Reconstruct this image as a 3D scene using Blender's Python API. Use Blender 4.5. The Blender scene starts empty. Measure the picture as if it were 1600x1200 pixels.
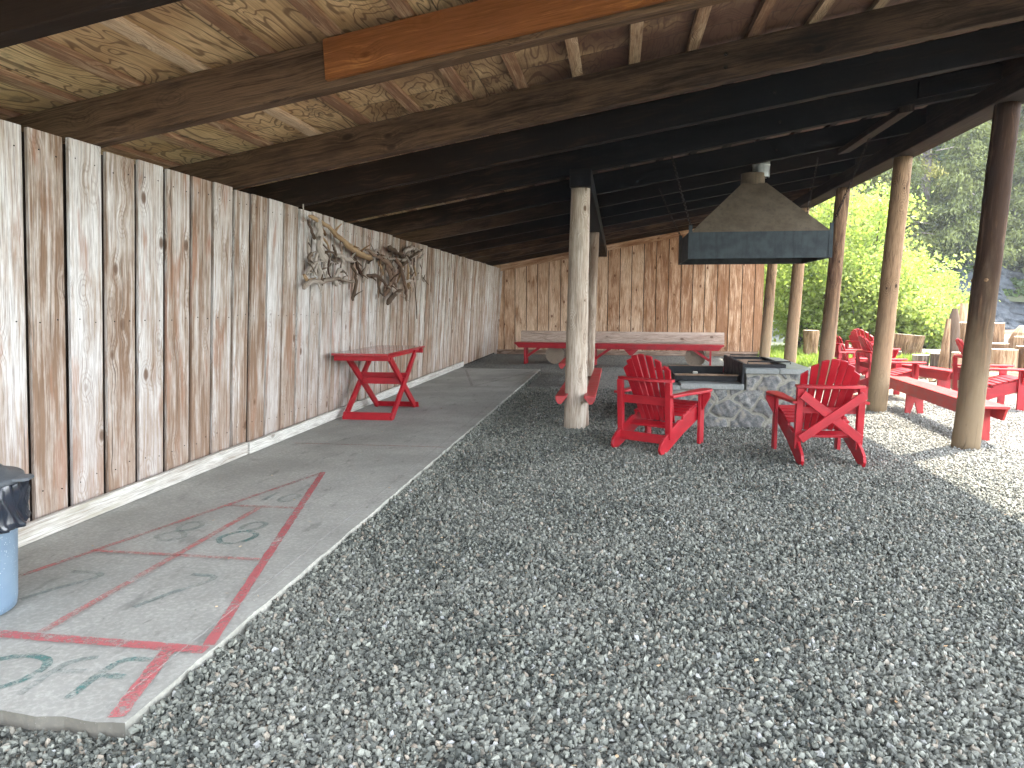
import bpy, bmesh, math, random
import numpy as np
from mathutils import Vector, Matrix
R = math.radians
rng = np.random.default_rng(7); random.seed(7)
S = bpy.context.scene
COL = S.collection

# ---------------- camera ----------------
F, H = 1110.0, 1.5
pitch, yaw = R(6.476), R(8.402)
fw = Vector((-math.sin(yaw)*math.cos(pitch), math.cos(yaw)*math.cos(pitch), -math.sin(pitch)))
rt = Vector((math.cos(yaw), math.sin(yaw), 0)); up = rt.cross(fw)
cd = bpy.data.cameras.new('camera'); cam = bpy.data.objects.new('camera', cd); COL.objects.link(cam)
cd.sensor_width = 36; cd.lens = 36*F/1600; cd.clip_end = 1500; cd.clip_start = 0.05
cam.matrix_world = Matrix(((rt.x, up.x, -fw.x, 0), (rt.y, up.y, -fw.y, 0), (rt.z, up.z, -fw.z, H), (0, 0, 0, 1)))
S.camera = cam
# ---------------- light ----------------
SUN_EL, SUN_AZ = 66.0, 54.0
W = bpy.data.worlds.new('World'); S.world = W; W.use_nodes = True
wn = W.node_tree; sky = wn.nodes.new('ShaderNodeTexSky'); sky.sky_type = 'NISHITA'; sky.sun_disc = False
sky.sun_elevation = R(SUN_EL); sky.sun_rotation = R(SUN_AZ); sky.dust_density = 1.5
wn.nodes['Background'].inputs[1].default_value = 0.15
hsv = wn.nodes.new('ShaderNodeHueSaturation'); hsv.inputs['Saturation'].default_value = 0.32
wn.links.new(sky.outputs[0], hsv.inputs['Color']); wn.links.new(hsv.outputs[0], wn.nodes['Background'].inputs[0])
sd = bpy.data.lights.new('sun', 'SUN'); sd.energy = 2.0; sd.angle = R(0.53); sd.color = (1, 0.92, 0.79)
sun = bpy.data.objects.new('sun', sd); COL.objects.link(sun)
dv = Vector((math.sin(R(SUN_AZ))*math.cos(R(SUN_EL)), math.cos(R(SUN_AZ))*math.cos(R(SUN_EL)), math.sin(R(SUN_EL))))
sun.rotation_euler = dv.to_track_quat('Z', 'Y').to_euler(); sun.location = (20, 20, 40)
S.view_settings.view_transform = 'Standard'; S.view_settings.look = 'None'; S.view_settings.gamma = 1
S.view_settings.exposure = 3.8
S.cycles.max_bounces = 8; S.cycles.diffuse_bounces = 5; S.cycles.transparent_max_bounces = 12
S.cycles.use_denoising = True; S.cycles.sample_clamp_indirect = 8

# ---------------- tagging ----------------
def tag(o, label=None, cat=None, group=None, kind=None):
    if label: o['label'] = label
    if cat: o['category'] = cat
    if group: o['group'] = group
    if kind: o['kind'] = kind
    return o
def empty(name, loc=(0, 0, 0), rz=0.0):
    o = bpy.data.objects.new(name, None); COL.objects.link(o); o.location = loc; o.rotation_euler = (0, 0, rz)
    o.empty_display_size = 0.2
    return o
def copy_tree(o, parent=None):
    c = o.copy(); COL.objects.link(c)
    if parent is not None: c.parent = parent
    for ch in list(o.children): copy_tree(ch, c)
    return c

# ---------------- node helper ----------------
class NT:
    def __init__(s, name):
        s.m = bpy.data.materials.new(name); s.m.use_nodes = True
        s.t = s.m.node_tree; s.b = s.t.nodes['Principled BSDF']; s.out = s.t.nodes['Material Output']
    def n(s, typ, **kw):
        nd = s.t.nodes.new(typ)
        for k, v in kw.items(): setattr(nd, k, v)
        return nd
    def put(s, sock, v):
        if isinstance(v, bpy.types.NodeSocket): s.t.links.new(v, sock)
        elif v is not None:
            if isinstance(v, (tuple, list)) and sock.type == 'RGBA' and len(v) == 3: v = (*v, 1)
            sock.default_value = v
    def math(s, op, a, b=None, c=None, clamp=False):
        nd = s.n('ShaderNodeMath', operation=op, use_clamp=clamp); s.put(nd.inputs[0], a)
        if b is not None: s.put(nd.inputs[1], b)
        if c is not None: s.put(nd.inputs[2], c)
        return nd.outputs[0]
    def vmul(s, v, sc, add=None):
        nd = s.n('ShaderNodeVectorMath', operation='MULTIPLY_ADD'); s.put(nd.inputs[0], v); s.put(nd.inputs[1], sc)
        s.put(nd.inputs[2], add if add is not None else (0, 0, 0)); return nd.outputs[0]
    def noise(s, vec, scale=1.0, detail=4.0, rough=0.55, dist=0.0):
        nd = s.n('ShaderNodeTexNoise'); s.put(nd.inputs['Vector'], vec); s.put(nd.inputs['Scale'], scale)
        s.put(nd.inputs['Detail'], detail); s.put(nd.inputs['Roughness'], rough); s.put(nd.inputs['Distortion'], dist)
        return nd.outputs['Fac']
    def vor(s, vec, scale=1.0, feature='F1', out='Distance', rand=1.0):
        nd = s.n('ShaderNodeTexVoronoi', feature=feature); s.put(nd.inputs['Vector'], vec); s.put(nd.inputs['Scale'], scale)
        s.put(nd.inputs['Randomness'], rand); return nd.outputs[out]
    def ramp(s, f, a, b, lo=0.0, hi=1.0):
        nd = s.n('ShaderNodeMapRange'); nd.clamp = True; nd.interpolation_type = 'SMOOTHSTEP'
        s.put(nd.inputs[0], f); s.put(nd.inputs[1], a); s.put(nd.inputs[2], b); s.put(nd.inputs[3], lo); s.put(nd.inputs[4], hi)
        return nd.outputs[0]
    def mix(s, f, a, b, mode='MIX'):
        nd = s.n('ShaderNodeMix', data_type='RGBA', blend_type=mode); s.put(nd.inputs[0], f); s.put(nd.inputs[6], a); s.put(nd.inputs[7], b)
        return nd.outputs[2]
    def comb(s, x, y, z):
        nd = s.n('ShaderNodeCombineXYZ'); s.put(nd.inputs[0], x); s.put(nd.inputs[1], y); s.put(nd.inputs[2], z); return nd.outputs[0]
    def sep(s, v):
        nd = s.n('ShaderNodeSeparateXYZ'); s.put(nd.inputs[0], v); return nd.outputs
    def attr(s, name, out='Fac'):
        return s.n('ShaderNodeAttribute', attribute_name=name).outputs[out]
    def bump(s, h, strength=0.3, dist=0.01):
        nd = s.n('ShaderNodeBump'); s.put(nd.inputs['Strength'], strength); s.put(nd.inputs['Distance'], dist); s.put(nd.inputs['Height'], h)
        s.t.links.new(nd.outputs[0], s.b.inputs['Normal']); return nd.outputs[0]
    def pos(s): return s.n('ShaderNodeNewGeometry').outputs['Position']
    def uv(s): return s.n('ShaderNodeUVMap', uv_map='UVMap').outputs[0]
    def col(s, c): s.put(s.b.inputs['Base Color'], c)
    def rough(s, r): s.put(s.b.inputs['Roughness'], r)

def wood(name, cols, knot=1.0, crack=0.5, bumpy=0.35, rough=0.8, stain=None, ring=False, rndamt=0.35, grow=1.0, height=None, soot_shade=False, knotsz=1.0):
    """cols: light, mid, dark. uv.u along board in metres, uv.v across."""
    k = NT(name); u, v, _ = k.sep(k.uv()); r = k.attr('rnd')
    r50 = k.math('MULTIPLY', r, 53.0)
    # knots
    kv = k.comb(k.math('MULTIPLY', u, 2.7), k.math('MULTIPLY', v, 4.6), r50)
    kd = k.vor(kv, 1.0)
    kn = k.ramp(kd, 0.085*knotsz, 0.15*knotsz, 1.0, 0.0); halo = k.ramp(kd, 0.1, 0.42, 1.0, 0.0)
    v2 = k.math('MULTIPLY_ADD', halo, 0.030, v)
    # warp
    wv = k.noise(k.comb(k.math('MULTIPLY', u, 1.3), k.math('MULTIPLY', v, 3.0), r50), 1.0, 2)
    v3 = k.math('MULTIPLY_ADD', wv, 0.045, v2)
    g1 = k.noise(k.comb(k.math('MULTIPLY', u, 1.1), k.math('MULTIPLY', v3, 42.0*grow), r50), 1.0, 5, 0.6)
    g2 = k.noise(k.comb(k.math('MULTIPLY', u, 5.0), k.math('MULTIPLY', v3, 210.0*grow), r50), 1.0, 4, 0.65)
    big = k.noise(k.comb(k.math('MULTIPLY', u, 1.7), k.math('MULTIPLY', v, 7.0), r50), 1.0, 6, 0.66)
    f = k.math('ADD', k.math('MULTIPLY', g1, 0.55), k.math('MULTIPLY', big, 0.6))
    f = k.math('ADD', f, k.math('MULTIPLY', k.math('SUBTRACT', r, 0.5), rndamt))
    c = k.mix(k.ramp(f, 0.42, 0.58), cols[2], cols[1]); c = k.mix(k.ramp(f, 0.53, 0.72), c, cols[0])
    rg = k.math('SINE', k.math('MULTIPLY_ADD', kd, 75.0, k.math('MULTIPLY', g1, 9.0)))
    c = k.mix(k.math('MULTIPLY', k.ramp(rg, 0.1, 0.9), k.ramp(kd, 0.16, 0.48, 0.35*min(1, knot), 0.0)), c, (cols[2][0]*0.6, cols[2][1]*0.55, cols[2][2]*0.5))
    c = k.mix(k.ramp(g2, 0.36, 0.58, 0.55, 0.0), c, (cols[2][0]*0.45, cols[2][1]*0.42, cols[2][2]*0.4))
    if stain:
        st = k.noise(k.comb(k.math('MULTIPLY', u, 1.1), k.math('MULTIPLY', v, 7.0), k.math('ADD', r50, 9.0)), 1.0, 4, 0.65)
        c = k.mix(k.math('MULTIPLY', k.ramp(st, 0.54, 0.66, 0.0, 0.75), k.ramp(g1, 0.35, 0.6, 0.45, 1.0)), c, stain)
    if height:   # weathering, on the wall mixed with painted light: (lo, hi, colour, amount) below lo -> colour
        z = k.sep(k.pos())[2]
        zz = k.math('ADD', z, k.math('MULTIPLY', k.math('SUBTRACT', big, 0.5), 2.4))
        c = k.mix(k.ramp(zz, height[0], height[1], height[3], 0.0), c, height[2])
    if crack > 0:
        cr = k.noise(k.comb(k.math('MULTIPLY', u, 0.8), k.math('MULTIPLY', v3, 60.0), k.math('ADD', r50, 3.0)), 1.0, 3, 0.5)
        crm = k.ramp(cr, 0.70-0.08*crack, 0.76, 0.0, 0.85); c = k.mix(crm, c, (0.035, 0.025, 0.018))
    else: crm = 0.0
    if knot > 0:
        thr = k.ramp(k.sep(k.vor(kv, 1.0, out='Color'))[0], 0.30, 0.34)
        km = k.math('MULTIPLY', k.math('MULTIPLY', kn, knot), thr)
        c = k.mix(km, c, (cols[2][0]*0.5, cols[2][1]*0.42, cols[2][2]*0.36))
    if soot_shade:  # soot stain plus painted shading, darkest around the hood
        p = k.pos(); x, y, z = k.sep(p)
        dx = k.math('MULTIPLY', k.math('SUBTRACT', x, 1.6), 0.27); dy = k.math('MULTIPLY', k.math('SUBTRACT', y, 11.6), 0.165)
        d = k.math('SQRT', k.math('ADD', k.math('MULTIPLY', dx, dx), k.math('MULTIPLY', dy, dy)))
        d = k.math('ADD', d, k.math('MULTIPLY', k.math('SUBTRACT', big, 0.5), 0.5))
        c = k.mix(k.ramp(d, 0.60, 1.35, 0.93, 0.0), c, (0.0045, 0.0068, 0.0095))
    k.col(c); k.rough(rough)
    hh = k.math('ADD', k.math('MULTIPLY', g2, 0.35), k.math('MULTIPLY', g1, 0.6))
    if crack > 0: hh = k.math('SUBTRACT', hh, k.math('MULTIPLY', crm, 1.2))
    k.bump(hh, bumpy, 0.006); k.b.inputs['Specular IOR Level'].default_value = 0.12
    return k.m

M = {}
M['wall'] = wood('weathered_board', ((0.76, 0.755, 0.735), (0.52, 0.455, 0.39), (0.25, 0.165, 0.11)), knot=0.85, crack=1.0, stain=(0.33, 0.155, 0.085),
                 rndamt=0.19, height=(-0.3, 2.1, (0.25, 0.165, 0.115), 0.6), bumpy=0.5)
M['wallback'] = wood('brown_board', ((0.74, 0.55, 0.39), (0.54, 0.345, 0.215), (0.29, 0.15, 0.08)), knot=0.9, crack=0.5, stain=(0.20, 0.085, 0.03), rndamt=0.3)
M['backing'] = wood('dark_backing_board', ((0.06, 0.042, 0.03), (0.04, 0.026, 0.018), (0.02, 0.014, 0.01)), knot=0)  # dark wood layer behind the planks
M['base'] = wood('bleached_board', ((0.66, 0.65, 0.60), (0.52, 0.49, 0.44), (0.30, 0.26, 0.21)), knot=0.6, crack=0.7, stain=(0.34, 0.32, 0.24))
M['rafter'] = wood('dark_rafter', ((0.15, 0.092, 0.055), (0.068, 0.039, 0.023), (0.022, 0.013, 0.008)), knot=0.7, crack=0.7, soot_shade=True)
M['purlin'] = wood('fir_purlin', ((0.66, 0.50, 0.34), (0.48, 0.32, 0.20), (0.27, 0.15, 0.09)), knot=0.7, crack=0.2, soot_shade=True)
M['orange'] = wood('orange_fir', ((0.52, 0.25, 0.09), (0.40, 0.165, 0.05), (0.22, 0.08, 0.025)), knot=1.0, crack=0.15, rough=0.6)
M['header'] = wood('header_wood', ((0.055, 0.038, 0.028), (0.030, 0.021, 0.016), (0.013, 0.009, 0.008)), knot=0.6, crack=0.5)
M['postgrey'] = wood('grey_post', ((0.52, 0.46, 0.38), (0.39, 0.325, 0.255), (0.24, 0.18, 0.13)), knot=1.0, crack=0.25, knotsz=0.8, grow=0.6)
M['post'] = wood('brown_post', ((0.25, 0.165, 0.095), (0.105, 0.060, 0.034), (0.034, 0.018, 0.010)), knot=1.0, crack=1.2, grow=0.55, height=(0.2, 2.0, (0.27, 0.205, 0.13), 0.6), knotsz=0.7, bumpy=0.7)
M['log'] = wood('hewn_log', ((0.56, 0.45, 0.37), (0.40, 0.29, 0.22), (0.2, 0.13, 0.09)), knot=0.7, crack=0.9, grow=0.7)
M['drift'] = wood('driftwood', ((0.50, 0.45, 0.39), (0.30, 0.25, 0.20), (0.12, 0.085, 0.06)), knot=0, crack=0.8, rndamt=0.9)
M['stumpwood'] = wood('stump_wood', ((0.50, 0.38, 0.25), (0.33, 0.21, 0.12), (0.13, 0.075, 0.04)), knot=0.4, crack=1.0)
M['bark'] = wood('tree_bark', ((0.20, 0.165, 0.13), (0.12, 0.095, 0.072), (0.05, 0.04, 0.03)), knot=0, crack=1.0, grow=0.3)

def endgrain(name, c1, c2):
    k = NT(name); u, v, _ = k.sep(k.uv())
    n = k.noise(k.comb(k.math('MULTIPLY', u, 6), v, k.attr('rnd')), 2.0, 3)
    w = k.math('SINE', k.math('MULTIPLY_ADD', n, 9.0, k.math('MULTIPLY', u, 260.0)))
    c = k.mix(k.ramp(w, -1, 1), c1, c2)
    rad = k.noise(k.comb(k.math('MULTIPLY', u, 1.5), k.math('MULTIPLY', v, 9.0), 0.0), 1.0, 2)
    c = k.mix(k.ramp(rad, 0.62, 0.70, 0, 0.8), c, (0.05, 0.035, 0.025)); k.col(c); k.rough(0.85); return k.m
M['end'] = endgrain('log_end', (0.20, 0.15, 0.11), (0.34, 0.27, 0.20))
M['endcut'] = endgrain('fresh_cut_end', (0.50, 0.42, 0.32), (0.62, 0.54, 0.43))

def plywood():
    k = NT('plywood_sheet'); u, v, _ = k.sep(k.uv())
    su = k.math('FLOOR', k.math('DIVIDE', u, 2.44)); sv = k.math('FLOOR', k.math('DIVIDE', v, 1.22))
    sid = k.math('MULTIPLY_ADD', su, 7.3, k.math('MULTIPLY', sv, 3.1))
    n = k.noise(k.comb(k.math('MULTIPLY', u, 0.8), k.math('MULTIPLY', v, 2.6), sid), 1.0, 3, 0.45, 0.6)
    w = k.math('SINE', k.math('MULTIPLY', n, 120.0)); line = k.ramp(w, 0.45, 1.0)
    fine = k.noise(k.comb(k.math('MULTIPLY', u, 3), k.math('MULTIPLY', v, 120), sid), 1.0, 4)
    big = k.noise(k.comb(u, v, sid), 1.6, 4)
    c = k.mix(k.ramp(big, 0.3, 0.7), (0.50, 0.31, 0.145), (0.82, 0.60, 0.335))
    c = k.mix(k.math('MULTIPLY', line, 0.78), c, (0.13, 0.06, 0.024)); c = k.mix(k.ramp(fine, 0.35, 0.6, 0.4, 0), c, (0.22, 0.12, 0.05))
    kd = k.vor(k.comb(k.math('MULTIPLY', u, 2.2), k.math('MULTIPLY', v, 3.5), sid), 1.0)
    c = k.mix(k.ramp(kd, 0.05, 0.08, 0.9, 0), c, (0.05, 0.025, 0.015))
    stn = k.noise(k.comb(u, k.math('MULTIPLY', v, 1.4), 4.0), 2.3, 5, 0.65); c = k.mix(k.ramp(stn, 0.59, 0.68, 0, 0.5), c, (0.06, 0.05, 0.038))
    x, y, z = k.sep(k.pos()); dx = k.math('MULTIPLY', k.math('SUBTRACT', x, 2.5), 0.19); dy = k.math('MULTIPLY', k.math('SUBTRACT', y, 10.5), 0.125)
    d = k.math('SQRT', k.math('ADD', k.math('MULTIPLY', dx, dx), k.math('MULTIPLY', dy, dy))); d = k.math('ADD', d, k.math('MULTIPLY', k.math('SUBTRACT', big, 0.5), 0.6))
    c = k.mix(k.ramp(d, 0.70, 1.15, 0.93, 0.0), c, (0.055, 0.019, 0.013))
    for ax, per in ((u, 2.44), (v, 1.22)):
        fr = k.math('PINGPONG', ax, per/2); sm = k.ramp(fr, 0.0, 0.008, 0.85, 0.0); c = k.mix(sm, c, (0.02, 0.015, 0.01))
    k.col(c); k.rough(0.75); return k.m
M['ply'] = plywood()

def paint_red(name='red_paint', wornamt=1.0, c0=(0.26, 0.004, 0.011), c1=(0.37, 0.008, 0.017)):
    k = NT(name); u, v, _ = k.sep(k.uv()); r = k.attr('rnd')
    n = k.noise(k.comb(k.math('MULTIPLY', u, 4), k.math('MULTIPLY', v, 10), k.math('MULTIPLY', r, 31)), 1.5, 5)
    c = k.mix(k.ramp(n, 0.3, 0.7), c0, c1)
    chip = k.noise(k.comb(k.math('MULTIPLY', u, 14), k.math('MULTIPLY', v, 34), k.math('MULTIPLY', r, 17)), 1.5, 6, 0.7)
    c = k.mix(k.ramp(chip, 0.70, 0.74, 0, 0.7*wornamt), c, (0.42, 0.22, 0.18))
    g = k.noise(k.comb(k.math('MULTIPLY', u, 5), k.math('MULTIPLY', v, 130), r), 1.0, 3)
    k.col(c); k.rough(k.ramp(n, 0.3, 0.7, 0.38, 0.55)); k.bump(g, 0.12, 0.003); k.b.inputs['Specular IOR Level'].default_value = 0.4
    return k.m
M['red'] = paint_red(); M['redworn'] = paint_red('worn_red_paint', 1.4, (0.30, 0.020, 0.024), (0.42, 0.035, 0.035))
M['redgloss'] = paint_red('glossy_red_paint', 0.5); M['redgloss'].node_tree.nodes['Principled BSDF'].inputs['Coat Weight'].default_value = 1.0; M['redgloss'].node_tree.nodes['Principled BSDF'].inputs['Coat IOR'].default_value = 1.9
M['redgloss'].node_tree.nodes['Principled BSDF'].inputs['Coat Roughness'].default_value = 0.06

def concrete(name, ca, cb, dark=0.5):
    k = NT(name); p = k.pos()
    n1 = k.noise(p, 1.3, 5, 0.6); n2 = k.noise(p, 45, 6, 0.7); n3 = k.noise(k.vmul(p, (5.0, 1.6, 1)), 1.5, 5, 0.65)
    c = k.mix(k.ramp(n1, 0.35, 0.65), ca, cb); c = k.mix(k.ramp(n2, 0.42, 0.66, 0.30, 0), c, (0.07, 0.07, 0.065))
    c = k.mix(k.ramp(n3, 0.56, 0.72, 0, dark), c, (0.09, 0.09, 0.082))
    sp = k.vor(p, 60); c = k.mix(k.ramp(sp, 0.05, 0.12, 0.35, 0), c, (0.45, 0.45, 0.43))
    sc = k.noise(k.vmul(p, (30, 7, 1)), 1.0, 3, 0.5, 1.5); c = k.mix(k.ramp(sc, 0.70, 0.74, 0, 0.45), c, (0.05, 0.05, 0.048))
    k.col(c); k.rough(0.9); k.bump(k.math('ADD', k.math('MULTIPLY', n2, 0.6), n3), 0.35, 0.004); return k.m
M['conc'] = concrete('trowelled_concrete', (0.29, 0.29, 0.26), (0.38, 0.38, 0.345))
M['concedge'] = concrete('concrete_edge', (0.33, 0.325, 0.28), (0.48, 0.475, 0.41), 0.8)
M['mortarslab'] = concrete('slate_cap', (0.20, 0.22, 0.215), (0.30, 0.32, 0.30), 0.4)

def worn_paint(name, c, lo, hi, amt=0.85):
    k = NT(name); p = k.pos(); n = k.noise(k.vmul(p, (1, 1, 1)), 38, 6, 0.72); n2 = k.noise(p, 6, 4); nn = k.math('ADD', k.math('MULTIPLY', k.noise(k.vmul(p, (1, 1, 1)), 120, 5, 0.75), 0.35), k.math('ADD', k.math('MULTIPLY', n, 0.4), k.math('MULTIPLY', n2, 0.25)))
    f = k.ramp(nn, lo, hi, amt, 0.0)
    k.col(c); k.rough(0.85); k.put(k.b.inputs['Alpha'], f); return k.m
M['linered'] = worn_paint('worn_red_line', (0.42, 0.10, 0.105), 0.47, 0.60, .8)
M['linefaint'] = worn_paint('faint_red_line', (0.40, 0.12, 0.11), 0.42, 0.60, .75)
M['linevfaint'] = worn_paint('very_faint_red_line', (0.36, 0.16, 0.14), 0.40, 0.60, .35)
M['linegreen'] = worn_paint('worn_green_number', (0.06, 0.17, 0.155), 0.42, 0.58, .75)
M['greenfaint'] = worn_paint('faint_green_number', (0.09, 0.17, 0.16), 0.40, 0.62, .45)
M['linewhite'] = worn_paint('thin_pale_line', (0.45, 0.45, 0.42), 0.46, 0.58, .55)

def gravel_sheet(name='gravel_sheet', k1=(0.035, 0.039, 0.032), k2=(0.30, 0.305, 0.26)):
    k = NT(name); p = k.pos(); xy = k.vmul(p, (1, 1, 0))
    d = k.vor(xy, 42); cc = k.vor(xy, 42, out='Color'); cx = k.sep(cc)[0]; cy = k.sep(cc)[1]
    big = k.noise(xy, 0.7, 4)
    c = k.mix(cx, k1, k2); c = k.mix(k.ramp(cy, 0.93, 0.96, 0, 0.6), c, (0.33, 0.27, 0.19)); c = k.mix(k.ramp(d, 0.35, 0.75, 0, 0.75), c, (0.012, 0.013, 0.013))
    c = k.mix(k.ramp(big, 0.35, 0.7, 0.0, 0.3), c, (0.17, 0.165, 0.15))
    k.col(c); k.rough(0.9); k.bump(k.math('SUBTRACT', 1.0, d), 1.0, 0.02); return k.m
M['gravel'] = gravel_sheet()
M['gravelpale'] = gravel_sheet('pale_gravel', (0.085, 0.078, 0.06), (0.34, 0.315, 0.235))  # lighter, warmer copy for sunlit ground; sunlight painted into the colour

def stone_inst():
    k = NT('gravel_stone'); oi = k.n('ShaderNodeObjectInfo'); r = oi.outputs['Random']
    r2 = k.math('FRACT', k.math('MULTIPLY', r, 37.7)); x, y, z = k.sep(k.pos())
    c = k.mix(k.math('POWER', r, 1.5), (0.027, 0.032, 0.026), (0.26, 0.27, 0.225)); c = k.mix(k.ramp(r2, 0.93, 0.95, 0, 0.8), c, (0.30, 0.25, 0.19)); c = k.mix(k.ramp(r2, 0.0, 0.03, 0.8, 0), c, (0.40, 0.41, 0.40))
    pale = k.math('MULTIPLY_ADD', x, 0.5, k.math('MULTIPLY', y, 0.16)); c = k.mix(k.ramp(pale, 2.0, 3.4, 0, 0.6), c, (0.36, 0.35, 0.32))  # stones paled toward the sunny side, sunlight painted in
    n = k.noise(k.pos(), 160, 3); c = k.mix(k.ramp(n, 0.3, 0.7, 0.35, 0), c, (0.04, 0.045, 0.045))
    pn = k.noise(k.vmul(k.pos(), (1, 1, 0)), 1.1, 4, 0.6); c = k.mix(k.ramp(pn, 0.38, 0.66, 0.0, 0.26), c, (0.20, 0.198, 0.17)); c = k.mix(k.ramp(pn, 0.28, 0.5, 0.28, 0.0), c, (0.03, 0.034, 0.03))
    k.col(c); k.rough(0.75); return k.m
M['stone'] = stone_inst()

def masonry():
    k = NT('field_stone_masonry'); m = k.attr('mask'); r = k.attr('rnd'); p = k.pos()
    n = k.noise(p, 14, 6, 0.65); n2 = k.noise(p, 70, 4, 0.7)
    c = k.mix(r, (0.22, 0.21, 0.20), (0.42, 0.415, 0.385)); c = k.mix(k.ramp(n, 0.35, 0.68), (0.10, 0.11, 0.11), c); c = k.mix(k.ramp(n2, 0.45, 0.65, 0.4, 0), c, (0.05, 0.05, 0.055))
    c = k.mix(k.ramp(k.noise(p, 9, 3), 0.58, 0.7, 0, .6), c, (0.26, 0.23, 0.17))
    mo = k.mix(k.ramp(n2, 0.3, 0.7), (0.20, 0.195, 0.16), (0.30, 0.29, 0.245))
    k.col(k.mix(k.ramp(m, 0.3, 0.7), mo, c)); k.rough(0.85); k.bump(k.math('ADD', n, k.math('MULTIPLY', n2, .4)), 0.6, 0.012); return k.m
M['masonry'] = masonry()

def metal(name, c1, c2, rough=0.55, metallic=0.5, sc=6):
    k = NT(name); p = k.pos(); n = k.noise(p, sc, 6, 0.65); n2 = k.noise(k.vmul(p, (20, 20, 2)), 1, 5)
    c = k.mix(k.ramp(n, 0.3, 0.7), c1, c2); c = k.mix(k.ramp(n2, 0.5, 0.75, 0, 0.4), c, (c1[0]*.5, c1[1]*.5, c1[2]*.5))
    k.col(c); k.rough(k.ramp(n, 0.3, 0.7, rough-0.12, rough+0.15)); k.b.inputs['Metallic'].default_value = metallic; k.b.inputs['Specular IOR Level'].default_value = 0.2; k.bump(n, 0.08, 0.01); return k.m
M['hoodlow'] = metal('galvanised_apron', (0.022, 0.031, 0.036), (0.048, 0.062, 0.066), 0.65, 0.0)
M['hoodtop'] = metal('smoke_stained_steel', (0.10, 0.08, 0.055), (0.16, 0.13, 0.092), 0.7, 0.0)
M['pipe'] = metal('flue_pipe', (0.38, 0.42, 0.42), (0.55, 0.60, 0.60), 0.35, 0.8)
M['black'] = metal('black_steel', (0.012, 0.013, 0.014), (0.03, 0.03, 0.032), 0.5, 0.3)
M['rust'] = metal('rusty_plate', (0.17, 0.10, 0.06), (0.28, 0.20, 0.14), 0.8, 0.1, 12)
M['chain'] = metal('dark_chain', (0.012, 0.011, 0.010), (0.03, 0.024, 0.018), 0.6, 0.5, 30)

def plain(name, c, rough=0.6, spec=0.5, c2=None, sc=8, bump=0):
    k = NT(name); p = k.pos(); n = k.noise(p, sc, 5, 0.6); c2 = c2 or tuple(x*0.75 for x in c)
    k.col(k.mix(k.ramp(n, 0.3, 0.7), c, c2)); k.rough(rough); k.b.inputs['Specular IOR Level'].default_value = spec
    if bump: k.bump(n, bump, 0.01)
    return k.m
def binplastic():
    k = NT('speckled_blue_plastic'); p = k.pos(); n = k.noise(p, 5, 4); d = k.vor(p, 75)
    c = k.mix(k.ramp(n, 0.3, 0.7), (0.15, 0.22, 0.30), (0.20, 0.28, 0.36)); th = k.ramp(k.noise(p, 9, 3), 0.4, 0.6)
    c = k.mix(k.math('MULTIPLY', k.ramp(d, 0.14, 0.24, 0.9, 0), th), c, (0.6, 0.66, 0.7)); k.col(c); k.rough(0.42); return k.m
M['bin'] = binplastic(); M['lid'] = plain('dark_lid_plastic', (0.06, 0.07, 0.078), 0.5, c2=(0.10, 0.11, 0.12), bump=0.2)
M['bag'] = plain('black_bin_bag', (0.018, 0.024, 0.036), 0.22, 0.8, bump=0.0)

def leaf(name, cA, cB, trans=0.5):
    k = NT(name); r = k.attr('rnd'); c = k.mix(r, cA, cB)
    k.col(c); k.rough(0.5); k.b.inputs['Specular IOR Level'].default_value = 0.3
    tr = k.n('ShaderNodeBsdfTranslucent'); k.put(tr.inputs[0], k.mix(0.35, c, (0.35, 0.45, 0.04)))
    mx = k.n('ShaderNodeMixShader'); mx.inputs[0].default_value = trans
    k.t.links.new(k.b.outputs[0], mx.inputs[1]); k.t.links.new(tr.outputs[0], mx.inputs[2]); k.t.links.new(mx.outputs[0], k.out.inputs[0]); return k.m
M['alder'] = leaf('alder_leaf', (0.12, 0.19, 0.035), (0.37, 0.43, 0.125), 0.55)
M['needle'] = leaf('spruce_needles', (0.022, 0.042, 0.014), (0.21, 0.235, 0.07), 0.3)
M['needle2'] = leaf('olive_needles', (0.05, 0.065, 0.018), (0.38, 0.35, 0.10), 0.35)
M['under'] = leaf('undergrowth_leaf', (0.012, 0.035, 0.012), (0.09, 0.15, 0.04), 0.35)
M['grass'] = leaf('grass_blade', (0.12, 0.20, 0.03), (0.26, 0.34, 0.07), 0.4)

def terrain_mat():
    k = NT('forest_floor'); p = k.pos(); n = k.noise(p, 0.5, 6, 0.65); n2 = k.noise(p, 3.0, 5)
    c = k.mix(k.ramp(n, 0.35, 0.65), (0.018, 0.026, 0.012), (0.05, 0.06, 0.025)); c = k.mix(k.ramp(n2, 0.5, 0.7, 0, 0.6), c, (0.06, 0.045, 0.03)); k.col(c); k.rough(0.95); return k.m
M['floor'] = terrain_mat()
def rock():
    k = NT('dark_basalt'); p = k.pos(); w = k.vmul(p, (1.0, 1.0, 0.45)); n = k.noise(w, 0.9, 7, 0.7); v = k.vor(k.vmul(p, (1, 1, .4)), 1.3, 'DISTANCE_TO_EDGE')
    n2 = k.noise(p, 5, 5, .7)
    c = k.mix(k.ramp(n, 0.3, 0.7), (0.012, 0.018, 0.026), (0.045, 0.056, 0.068)); c = k.mix(k.ramp(v, 0.0, 0.10, 0.85, 0), c, (0.02, 0.026, 0.034)); c = k.mix(k.ramp(n2, .5, .7, 0, .4), c, (0.10, 0.11, 0.115))  # dark rock, darkened further to paint shade into its colour
    k.col(c); k.rough(0.85); k.bump(k.math('ADD', n, v), 0.8, 0.25); return k.m
M['rock'] = rock()

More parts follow.
